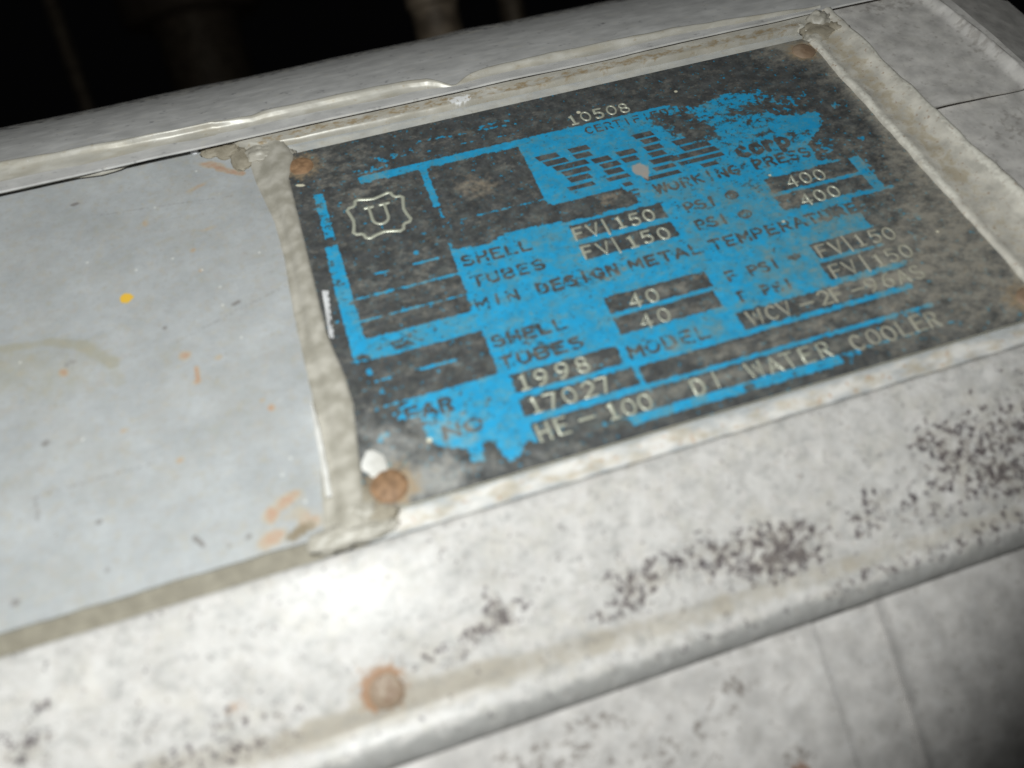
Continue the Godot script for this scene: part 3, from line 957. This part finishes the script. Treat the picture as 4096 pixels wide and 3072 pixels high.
func plate_paint() -> Paint:
	var p := Paint.new(-76, -54, 76, 54, 8.5, srgb(70, 71, 71))
	# where the blue was printed
	var im := Image.create(p.w, p.h, false, Image.FORMAT_RF)
	box(im, p, -69.8, 38.7, 61.8, -50.2, true)
	for b in [[-66.3, 36.0, -42.2, 0.4], [-66.4, -0.6, -42.4, -6.1], [-66.6, -7.0, -42.5, -11.8], [-68.0, -17.5, -42.5, -29.4], [-40.4, 36.0, -16.4, 16.0],
		[-14.3, 5.4, 9.1, 0.6], [-14.2, -1.1, 9.1, -5.6], [36.0, 4.6, 59.0, -0.6], [35.5, -1.7, 59.0, -6.6], [-14.7, -17.6, 9.5, -22.4], [-14.5, -23.6, 9.2, -28.4],
		[35.3, -18.2, 62, -22.9], [35.0, -24.0, 62, -29.0], [10.9, -30.8, 62, -35.6], [-40.3, -30.4, -16.7, -35.0], [-40.4, -36.6, -16.0, -41.3], [-14.9, -36.9, 62, -41.6], [-40.2, -42.8, 62, -47.8]]:
		box(im, p, b[0], b[1], b[2], b[3], false)
	box(im, p, -58.0, -22.5, -49.6, -23.4, true)
	box(im, p, -67.2, -22.7, -63.4, -23.5, true)
	box(im, p, -51.9, 6.3, -45.0, 5.4, true)
	box(im, p, -60.7, 6.0, -56.9, 5.3, true)
	im.resize(p.w / 5, p.h / 5, Image.INTERPOLATE_BILINEAR)
	im.resize(p.w, p.h, Image.INTERPOLATE_CUBIC)
	var ink := im.get_data().to_float32_array()
	# black print on the blue
	printed(ink, p, "CERTIFIED BY", 1.7, 33.0, 34.8, 2.5, 0.26, 0.32)
	printed(ink, p, "F WORKING PRESS", 3.6, 52.0, 8.7, 3.0, 0.42, 0.4)
	printed(ink, p, "SHELL", -40.9, -23.6, 1.6, 2.9, 0.42)
	printed(ink, p, "TUBES", -40.5, -22.6, -5.0, 2.8, 0.42, 0.4)
	printed(ink, p, "PSI", 13.8, 22.6, 0.7, 2.8, 0.42)
	printed(ink, p, "PSI", 13.9, 22.6, -5.5, 2.8, 0.42)
	printed(ink, p, "@", 25.0, 28.2, 1.2, 2.5, 0.36)
	printed(ink, p, "@", 25.0, 28.2, -5.6, 2.5, 0.36)
	printed(ink, p, "MIN", -41.4, -31.0, -11.7, 2.8, 0.42, 0.4)
	printed(ink, p, "DESIGN", -27.5, -7.6, -11.8, 2.8, 0.42, 0.4)
	printed(ink, p, "METAL", -5.4, 12.8, -12.0, 2.8, 0.42)
	printed(ink, p, "TEMPERATURE", 14.2, 53.0, -12.3, 2.8, 0.42)
	printed(ink, p, "SHELL", -41.2, -24.0, -22.5, 2.7, 0.42, 0.4)
	printed(ink, p, "TUBES", -41.4, -22.2, -28.4, 2.7, 0.42, 0.4)
	printed(ink, p, "F PSI", 13.4, 27.0, -22.0, 2.6, 0.42, 0.42)
	printed(ink, p, "F PSI", 13.4, 27.0, -28.2, 2.6, 0.42, 0.42)
	printed(ink, p, "MODEL", -15.0, 4.0, -34.6, 3.0, 0.42, 0.4)
	printed(ink, p, "YEAR", -66.5, -52.6, -34.5, 2.9, 0.4)
	printed(ink, p, "NO", -57.0, -48.0, -40.8, 2.7, 0.42, 0.42)
	printed(ink, p, "corp", 34.4, 49.0, 13.9, 4.6, 0.7, 0.1)
	# the striped word mark
	for b in [[-13.5, -7.9, 29.9], [-4.8, 0.3, 30.1], [-12.3, -6.4, 27.5], [-4.4, 0.0, 27.6], [-10.6, -1.9, 25.1], [-9.2, -2.4, 22.6], [-8.6, -3.0, 20.1], [-9.8, -3.1, 17.2],
		[-0.7, 4.0, 24.5], [6.0, 10.9, 24.9], [0.6, 5.4, 22.1], [6.4, 10.4, 22.3], [0.8, 5.2, 19.6], [0.3, 6.0, 17.1], [3.2, 5.5, 14.2],
		[12.4, 17.6, 29.6], [13.7, 18.1, 27.1], [13.3, 17.9, 24.4], [13.5, 17.6, 21.9], [12.8, 19.2, 19.4], [12.4, 18.0, 16.8], [9.0, 18.2, 14.2], [17.6, 30.4, 18.9], [19.2, 31.0, 16.5], [21.0, 29.0, 24.0], [22.0, 29.4, 21.4], [24.0, 28.2, 14.1]]:
		stripe(ink, p, b[0], b[1], b[2], 0.95 if b[2] > 18.0 else 0.7)
	# how far it has worn away: 0 whole, 1 gone
	var wear := p.field([["p", [-43, 22, -39, 22, -40, 15.8, -16.6, 15.8, -15.6, 13.6, 3, 13.2, 5, 7.4, -8, 6.6, -18, 7.8, -28, 8.6, -33, 6.6, -41, 7.0, -43, 12], 0, 0.95],
		["p", [-76, 40, -69.0, 40, -69.4, 30, -69.0, 20.5, -66, 20.5, -66, 18.0, -70, 18.0, -70.2, 4, -71, -17, -68, -17.4, -66.6, -29.8, -61.0, -29.6, -66, -32.2, -60, -36.0, -60.5, -40, -57.8, -42.6, -53.4, -44.5, -53.2, -48, -51, -48.2, -50.4, -44, -48.5, -44, -46.5, -49.6, -45.4, -49.6, -41.8, -46.8, -40, -47.2, -20.8, -47.8, -20.8, -54, -76, -54], 0, 0.95],
		["p", [-76, 39, -57.0, 39, -57.0, 35.8, -76, 35.8], 0, 0.9],
		["p", [22, 40, 33, 35.4, 42, 38, 49, 36, 48.6, 31, 50, 26, 55, 23.5, 62, 23, 58, 16.5, 53, 13, 52, 6.4, 58, 4.8, 62, 4.6, 66, 40], 0, 0.9], ["p", [19, 36, 30, 39, 50, 38, 52, 22, 44, 22, 34, 29, 24, 23], 0, 0.22],
		["e", 26, 30.5, 5, 5.5, -30, 0.55], ["e", 30, 25.5, 4.5, 4.5, 0, 0.62], ["e", 21, 33.5, 4, 2.5, 0, 0.35], ["e", 46, 30, 6, 2.2, 0, 0.5], ["e", 44, 19.6, 4, 1.0, 0, 0.35], ["e", 52, 16.5, 4, 2.5, 0, 0.35], ["e", 40, 24, 12, 8, 0, 0.12],
		["p", [52.5, -8.0, 63, -8.0, 63, -54, 56, -54, 52, -43, 51, -36.8, 54, -29, 52, -23, 52, -12], 0, 0.85],
		["e", 51, -24, 6, 4, 0, 0.4], ["e", 46, -42.2, 5, 1.2, 0, 0.4], ["e", 24, -42.2, 3, 1.0, 0, 0.3], ["p", [26, -47.9, 63, -47.9, 63, -53, 26, -53], 0, 0.9], ["e", 5, -49, 1.6, 1.6, 0, 0.6], ["e", -10, -50.5, 9, 0.9, 0, 0.6], ["e", 17.5, -48.9, 6, 0.8, 0, 0.25],
		["e", -65, -1.0, 4, 2, 0, 0.35], ["e", -48, -6.6, 4, 0.6, 0, 0.3], ["e", -61, -6.6, 1.2, 0.8, 0, 0.8], ["e", -54, -0.2, 7, 0.9, 0, 0.28], ["e", -59, -15.5, 3, 2, 0, 0.5], ["e", -68, -17.0, 3, 2, 0, 0.5],
		["e", -18, -11.5, 9, 2.0, 0, 0.22], ["e", -33, -20.5, 6, 2, 0, 0.2], ["e", -30, -26.5, 6, 2, 0, 0.22], ["e", 34, 2.5, 4, 4, 0, 0.2], ["e", 31, -20.5, 2, 1.2, 0, 0.8], ["e", 46, -11, 5, 2.5, 0, 0.4], ["e", 60.5, -4, 1.5, 5, 0, 0.3], ["e", -12, -10, 20, 4, 0, 0.12], ["e", 12, 2, 14, 10, 0, 0.1], ["e", -34, -24, 8, 5, 0, 0.16], ["e", -56, -14, 12, 3, 0, 0.15], ["e", 38, 12, 14, 8, 0, 0.16], ["e", -56, -36, 9, 8, 0, 0.2], ["e", -68, 28, 3, 10, 0, 0.25], ["e", -69.5, 8, 2, 12, 0, 0.2]], 1.6, 0.1)
	for i in ink.size():
		ink[i] = ink[i] - wear[i]
	# ground: dirt on the black
	p.mottle(p.grain(401, 5.0, 4), 0.22)
	p.lay(none(p), p.grain(402, 5.0, 5, 1.5), 1.0, 0.45, 0.5, srgb(90, 89, 82), 0.5)
	p.lay(none(p), p.grain(403, 2.0, 4), 1.0, 0.5, 0.4, srgb(42, 42, 42), 0.5)
	# blue: a thin worn rim of ink, then the full coat, then its uneven fading
	p.lay(ink, p.grain(404, 2.4, 5, 1.2, 0.72), 1.0, 0.38, 0.14, srgb(52, 98, 114), 0.8)
	p.lay(ink, p.grain(404, 2.4, 5, 1.2, 0.72), 1.0, 0.5, 0.13, srgb(38, 146, 192), 0.95)
	p.lay(ink, p.grain(405, 9.0, 5, 1.0, 0.65), 0.9, 1.05, 0.5, srgb(48, 162, 210), 0.6)
	p.lay(ink, p.grain(418, 4.0, 5, 1.0, 0.7), 0.9, 1.2, 0.4, srgb(42, 116, 150), 0.55)
	p.lay(ink, p.grain(419, 1.6, 4, 3.0, 0.7), 1.2, 1.35, 0.25, srgb(84, 126, 140), 0.5)
	# dark pits in the blue
	p.lay(p.field([["e", 30, 28, 20, 12, 0, 0.22], ["e", 10, 0, 45, 20, 0, 0.0]], 1.0), p.grain(406, 1.4, 3), 1.0, 0.72, 0.12, srgb(52, 54, 58), 0.8)
	# remains of blue on the black
	p.lay(p.field([["l", 60.6, 3.6, 59.8, -7.4, 0.75, 0.8], ["l", 62.6, 2.8, 61, -7, 0.6, 0.6], ["l", 43.7, -1.15, 59, -1.1, 0.36, 0.9], ["l", 50.4, -7.3, 64, -7.5, 0.55, 0.85], ["e", 57, 20, 4, 3.4, 30, 0.75], ["e", 52, 23.5, 4.5, 1.6, 0, 0.6], ["e", 66.5, 24, 1.2, 1.6, 0, 0.6], ["e", 48, 34.5, 6, 3, -20, 0.5], ["e", 56, 29, 6, 3, 0, 0.35], ["e", 64, 10, 5, 1.0, 0, 0.35], ["e", 55.5, 10, 3, 2.5, 30, 0.5], ["e", 63, -18, 3, 2, 0, 0.3], ["e", 60, -24, 1.4, 1, 0, 0.4],
		["l", -40, 46.5, -14, 44.8, 0.5, 0.42], ["l", -30, 42, -14, 41, 0.3, 0.4], ["l", -58, 40.2, -50, 40.2, 1.0, 0.4], ["e", -48, 43, 6, 1.4, 0, 0.35], ["l", -24, 46.6, -12, 46.8, 0.6, 0.4], ["l", -41.4, 22, -41.2, 17.5, 0.5, 0.4], ["e", -58, 4.6, 1, 0.6, 0, 0.4], ["e", -50, 9.2, 0.8, 0.7, 0, 0.7], ["e", -67.5, -20, 0.8, 1.3, 0, 0.9], ["e", -66, -26, 1.2, 1, 0, 0.5], ["e", -68, -36, 2, 0.8, 30, 0.6], ["e", -57, -42, 2.5, 0.8, 0, 0.4], ["l", 27, -48.2, 30, -48.2, 0.5, 0.7], ["l", 44, -43, 48, -43, 0.5, 0.6], ["l", 40, -36.2, 49, -36.2, 0.4, 0.6], ["l", 39, -23.4, 49, -23.4, 0.4, 0.55]], 5.0),
		p.grain(407, 2.2, 3), 0.85, 0.5, 0.12, srgb(36, 140, 186), 0.95)
	# rubbed brown patches
	p.lay(p.field([["e", -30.8, 25.6, 6.0, 5.0, -20, 0.75], ["e", -1.8, 11.0, 4.5, 2.2, 20, 0.7], ["e", 10, 9.5, 4, 2.2, 0, 0.5], ["e", 9.4, 15.4, 0.9, 1.6, 0, 0.8], ["e", 34.5, 1.0, 4, 4, 0, 0.6], ["e", 40, -3.5, 5, 3, 0, 0.6], ["e", -13.5, 1.0, 2.5, 4.0, 0, 0.55], ["e", -16, -4.5, 3, 2, 0, 0.6], ["e", -9.5, -11.5, 5, 1.4, 20, 0.6], ["e", 25.5, -17.9, 2, 2, 0, 0.5], ["e", 22.5, -21, 2, 1.5, 0, 0.4], ["e", 24, -27.6, 1.6, 1.6, 0, 0.7], ["e", 26.4, 2.4, 1.7, 1.6, 0, 0.6], ["e", 26.5, -4.4, 1.7, 1.6, 0, 0.6], ["e", 20, -4.5, 2.5, 1.8, 0, 0.5], ["e", 19, 2, 2, 1.5, 0, 0.4], ["e", 40, -11.5, 4, 1.5, 0, 0.6], ["e", -10, -17.8, 3, 1.2, 0, 0.5], ["e", 8, -18.6, 2.5, 0.8, 0, 0.7], ["e", 9, -29, 3, 1.5, 0, 0.4], ["e", 0, -33, 8, 2.5, 0, 0.35], ["e", -52, -40, 6, 2, 0, 0.4], ["e", 22, -30, 8, 2, 0, 0.5], ["e", 14, -28.5, 4, 1.5, 0, 0.4], ["e", -46, 12.5, 3, 0.6, 15, 0.5]], 3.0),
		p.grain(408, 3.0, 4, 1.0, 0.65), 0.7, 0.68, 0.35, srgb(146, 132, 114), 0.75)
	p.lay(p.field([["e", 0, 0, 90, 70, 0, 0.24], ["e", 44, -16, 14, 20, 0, 0.2], ["e", -10, -46, 40, 4, 0, 0.2], ["e", 24, -2, 12, 9, 0, 0.3], ["e", 26, -22, 9, 8, 0, 0.34], ["e", 0, -33, 10, 3, 0, 0.3], ["e", 5, -9, 12, 3, 0, 0.25], ["e", -52, -14, 12, 3, 0, 0.2], ["e", 14, 9, 10, 4, 0, 0.3], ["e", -20, 4, 8, 3, 0, 0.2], ["e", 46, -13, 8, 4, 0, 0.35]], 2.0), p.grain(417, 5.0, 4, 1.0, 0.65), 0.6, 0.62, 0.45, srgb(120, 126, 121), 0.75)
	# dust lying in the boxes, along the right end and in the lower left corner
	p.lay(p.field([["p", [62, 54, 68, 40, 72, 20, 64, 4, 62, -10, 56, -18, 48, -26, 40, -44, 34, -54, 76, -54, 76, 54], 10, 0.6], ["e", 72, -30, 14, 28, 0, 0.32], ["e", 76, 20, 5, 40, 0, 0.45], ["e", 66, 50, 10, 6, 0, 0.5], ["e", 20, -39.3, 30, 2.4, 0, 0.42], ["e", 0, -45, 40, 2.2, 0, 0.4], ["e", -26, -39, 9, 2, 0, 0.45], ["e", -28, -33, 9, 2, 0, 0.3], ["e", -2, -20, 10, 2, 0, 0.42], ["e", -2, -26, 10, 2, 0, 0.42], ["e", 40, -33, 20, 2.4, 0, 0.45], ["e", 38, -4, 5, 2.4, 0, 0.4], ["e", 44, -22, 16, 14, 0, 0.25], ["e", 54, 4, 10, 16, 0, 0.22], ["e", -60, 36, 12, 9, 0, 0.3], ["e", -64, 48, 12, 4, 0, 0.3], ["e", -55, -2, 13, 12, 0, 0.2]], 2.0),
		p.grain(409, 5.0, 6, 1.5, 0.8), 1.0, 0.55, 0.5, srgb(150, 144, 132), 0.85)
	p.lay(p.field([["e", -62, -42, 14, 10, 20, 0.7], ["e", -44, -50, 18, 3.0, 0, 0.45], ["e", -70, -34, 5, 10, 0, 0.4], ["e", -66, -50, 10, 5, 0, 0.6]], 2.0),
		p.grain(410, 5.0, 4, 1.0, 0.65), 0.6, 0.7, 0.4, srgb(164, 163, 158), 0.75)
	p.lay(p.field([["e", 9.2, 18.0, 2.3, 2.3, 0, 1.2], ["e", 9.5, 15.4, 0.9, 1.5, 0, 0.8]], 5.0), p.grain(420, 2.0, 4), 0.4, 0.5, 0.2, srgb(164, 150, 140), 0.9)
	p.lay(p.field([["e", -70, 47.3, 5.2, 5.0, 0, 0.9], ["e", 70.4, 47.3, 5.0, 4.6, 0, 0.9], ["e", 72, -47.6, 5.5, 5.0, 0, 0.8], ["e", -69.5, -47.6, 6.0, 5.4, 0, 0.9]], 3.0), p.grain(421, 2.4, 5, 1.0, 0.7), 0.7, 0.55, 0.4, srgb(150, 128, 100), 0.85)
	# grit
	p.lay(p.field([], 1.0, 0.0), p.grain(412, 0.7, 2), 1.0, 0.76, 0.05, srgb(190, 186, 160), 0.7)
	p.lay(p.field([["e", 30, 43, 0.5, 0.5, 0, 1.2], ["e", 2.6, 43.6, 0.6, 0.6, 0, 1.2], ["e", 33.5, -9.5, 0.4, 0.4, 0, 1.2], ["e", -71.4, 40.4, 1.3, 0.5, -20, 1.0], ["e", 65, -24, 0.4, 0.4, 0, 1.0], ["e", 38, 5.6, 0.4, 0.4, 0, 1.2], ["e", -60, -40, 0.6, 0.6, 0, 1.1]], 8.0), p.grain(413, 1.0, 2), 0.1, 0.5, 0.15, srgb(206, 200, 176), 0.95)
	return p


func make_name_plate() -> void:
	var base := Vector3(0, 0, -0.8)
	var t := thing("name_plate", "worn blue and black name plate with raised lettering, rusty screws in its corners", "name plate", base)
	var p := plate_paint()
	var m := painted(p, 0.42, 0.0, ImageTexture.create_from_image(noise(414, 0.02, 4).get_image(p.w / 2, p.h / 2, false, false, false)), 0.006)
	var f := func(x: float, y: float) -> Vector3:
		return Vector3(x, y, 0.0)
	var g := func(x: float, y: float) -> Vector2:
		return p.uv(x, y)
	part("panel", surface_of(span(-75.2, 75.2, 2), span(-52.3, 52.6, 2), f, g, base, 0.0), m, t)
	# its cut edge of bare metal
	var st := begin()
	var corners := [Vector3(-75.2, -52.3, 0), Vector3(75.2, -52.3, 0), Vector3(75.2, 52.6, 0), Vector3(-75.2, 52.6, 0)]
	st.set_smooth_group(-1)
	for i in 4:
		var a: Vector3 = corners[i]
		var b: Vector3 = corners[(i + 1) % 4]
		var d := Vector3(0, 0, -0.75)
		for q in [a, b, b + d, a, b + d, a + d]:
			st.set_uv(Vector2.ZERO)
			st.add_vertex((q - base) * MM)
	st.generate_normals()
	part("cut_edge", st, M.edge, t)
	var lumps := noise(415, 0.5, 3)
	for a in [[-70.0, 47.3, 3.1, 0.5, 0], [70.4, 47.3, 3.2, 0.8, 1], [72.2, -47.6, 3.0, 0.8, 1], [-69.8, -47.4, 3.6, 1.1, 0]]:
		part("screw", dome(Vector3(a[0], a[1], 0.0), 0.0, a[2], a[3], base, lumps), [M.rust, M.rust_dull][int(a[4])], t)
	# stamped figures and letters, centre by centre
	stamped("10508", [0.2, 3.8, 7.3, 10.9, 14.5], 41.4, 3.5, base, t)
	stamped("FV|150", [-13.0, -9.2, -6.0, -2.4, 1.1, 4.8], 2.7, 3.6, base, t)
	stamped("FV|150", [-13.0, -8.9, -5.9, -2.1, 1.7, 5.8], -3.6, 3.6, base, t)
	stamped("400", [41.9, 45.7, 49.3], 1.9, 3.6, base, t)
	stamped("400", [42.1, 45.8, 49.6], -4.5, 3.6, base, t)
	stamped("40", [-8.4, -4.3], -20.2, 3.6, base, t)
	stamped("40", [-8.4, -4.2], -26.3, 3.6, base, t)
	stamped("FV|150", [37.2, 40.8, 43.8, 46.9, 50.7, 54.3], -20.6, 3.6, base, t, true)
	stamped("FV|150", [37.0, 40.8, 44.2, 47.7, 51.2, 54.8], -27.0, 3.6, base, t, true)
	stamped("WCV-2F-96AS", [14.0, 17.9, 21.2, 26.1, 30.8, 33.8, 38.7, 42.2, 46.2, 49.9, 53.6], -33.1, 3.6, base, t, true)
	stamped("1998", [-38.2, -34.3, -29.7, -25.3], -32.8, 3.7, base, t)
	stamped("17027", [-37.7, -34.4, -30.4, -26.3, -23.0], -39.0, 3.7, base, t)
	stamped("HE-100", [-38.2, -34.3, -29.3, -23.7, -20.3, -16.8], -45.3, 3.7, base, t)
	stamped("DI", [-5.1, -1.1], -45.2, 3.7, base, t)
	stamped("WATER", [7.7, 11.9, 15.4, 19.3, 23.3], -45.5, 3.7, base, t)
	stamped("COOLER", [30.9, 34.8, 38.5, 42.1, 45.6, 48.9], -45.8, 3.7, base, t, true)
	# the inspection mark: U in a clover-leaf outline
	var e := begin()
	var half := [Vector2(0, 5.9), Vector2(1.8, 6.3), Vector2(3.6, 6.9), Vector2(4.5, 6.5), Vector2(4.7, 5.4), Vector2(5.3, 4.8), Vector2(6.3, 4.7), Vector2(6.9, 3.9), Vector2(6.4, 1.9), Vector2(6.1, 0)]
	var ring := []
	for k in half.size():
		ring.append(half[k])
	for k in range(half.size() - 2, -1, -1):
		ring.append(Vector2(half[k].x, -half[k].y))
	for k in range(1, half.size()):
		ring.append(Vector2(-half[k].x, -half[k].y))
	for k in range(half.size() - 2, -1, -1):
		ring.append(Vector2(-half[k].x, half[k].y))
	var shifted := []
	for q in ring:
		shifted.append(q * Vector2(1.0, 0.98) + Vector2(-55.4, 24.0))
	stroke(e, shifted, 0.42, 0.22, base)
	var c := Vector2(-55.3, 24.0)
	for line in [v2([-2.8, 3.2, -0.9, 3.2]), v2([0.9, 3.2, 3.0, 3.2]), v2([-1.85, 3.2, -1.85, -0.9]) + arc(0.05, -1.0, 1.9, 2.1, 180, 360, 10) + v2([1.95, 3.2])]:
		var pts := []
		for q in line:
			pts.append(q + c)
		stroke(e, pts, 0.4, 0.24, base)
	e.generate_normals()
	part("inspection_mark", e, M.stamp, t, "raised letter U in a clover-leaf outline")
	# a white flake along the left edge and a dab by the screw
	var fl := func(x: float, y: float) -> Vector3:
		var k := (y + 9.0) / 13.2
		var rag: float = lumps.get_noise_2d(y * 1.5, x * 4.0) * 0.6
		return Vector3(lerpf(-73.6, -72.7, k) + x * (lerpf(0.6, 1.2, k) + rag), y, 0.2 + 0.5 * (1.0 - x * x) + 0.25 * sin(k * 9.0))
	var gz := func(x: float, y: float) -> Vector2:
		return Vector2(x, y)
	part("flake", surface_of(span(0, 1, 5), span(-9, 4.2, 30), fl, gz, base, 0.4), M.pale, t, "white curled flake along the edge")
	part("dab", blob(Vector3(-71.6, -42.0, -0.2), 2.5, 3.2, 0.5, noise(416, 0.2, 2), base), M.sealant_pale, t, "white smooth dab beside the screw")


# ---------------------------------------------------------------- dark pipework behind

func world_thing(called: String, label: String, category: String, at: Vector3, group := "") -> Node3D:
	var o := Node3D.new()
	o.name = numbered(called)
	add_child(o)
	o.position = at
	o.set_meta("label", label)
	o.set_meta("category", category)
	if group:
		o.set_meta("group", group)
	return o


func turned(profile: Array, seg := 40) -> SurfaceTool:
	# [radius, height] pairs in metres, turned about y
	var st := begin()
	st.set_smooth_group(-1)
	for i in profile.size() - 1:
		st.set_smooth_group(i + 1)
		for j in seg:
			var q := []
			for k in [[i, j], [i + 1, j], [i + 1, j + 1], [i, j], [i + 1, j + 1], [i, j + 1]]:
				var a: float = TAU * (k[1] % seg) / seg
				st.set_uv(Vector2(float(k[1]) / seg, profile[k[0]][1]))
				st.add_vertex(Vector3(profile[k[0]][0] * sin(a), profile[k[0]][1], profile[k[0]][0] * cos(a)))
	st.generate_normals()
	return st


func make_background() -> void:
	var o := world_thing("upright_pipe", "slim brownish upright pipe with corroded patches behind the cladding", "pipe", Vector3(0.050, 0.0, -0.476))
	part("tube", turned([[0.0, 0.0], [0.0175, 0.0], [0.0175, 3.2], [0.0, 3.2]]), M.pipe, o)
	part("collar", turned([[0.0175, 1.324], [0.0196, 1.326], [0.0196, 1.374], [0.0175, 1.376]]), M.pipe, o)
	o = world_thing("upright_pipe", "thick dim upright pipe with a wide flange in the dark", "pipe", Vector3(-0.208, 0.0, -1.724))
	part("tube", turned([[0.0, 0.0], [0.0835, 0.0], [0.0835, 3.2], [0.0, 3.2]]), M.pipe, o)
	part("flange", turned([[0.0835, 1.573], [0.1294, 1.573], [0.1378, 1.583], [0.1378, 1.643], [0.1294, 1.653], [0.0835, 1.653]]), M.pipe, o)
	o = world_thing("upright_pipe", "faint thin upright conduit in the darkest corner", "pipe", Vector3(-0.422, 0.0, -1.537))
	part("tube", turned([[0.0, 0.0], [0.012, 0.0], [0.012, 3.2], [0.0, 3.2]]), M.pipe, o)
	o = world_thing("upright_pipe", "dim upright pipe just right of the brownish pipe", "pipe", Vector3(0.211, 0.0, -0.865))
	part("tube", turned([[0.0, 0.0], [0.014, 0.0], [0.014, 3.2], [0.0, 3.2]]), M.pipe, o)
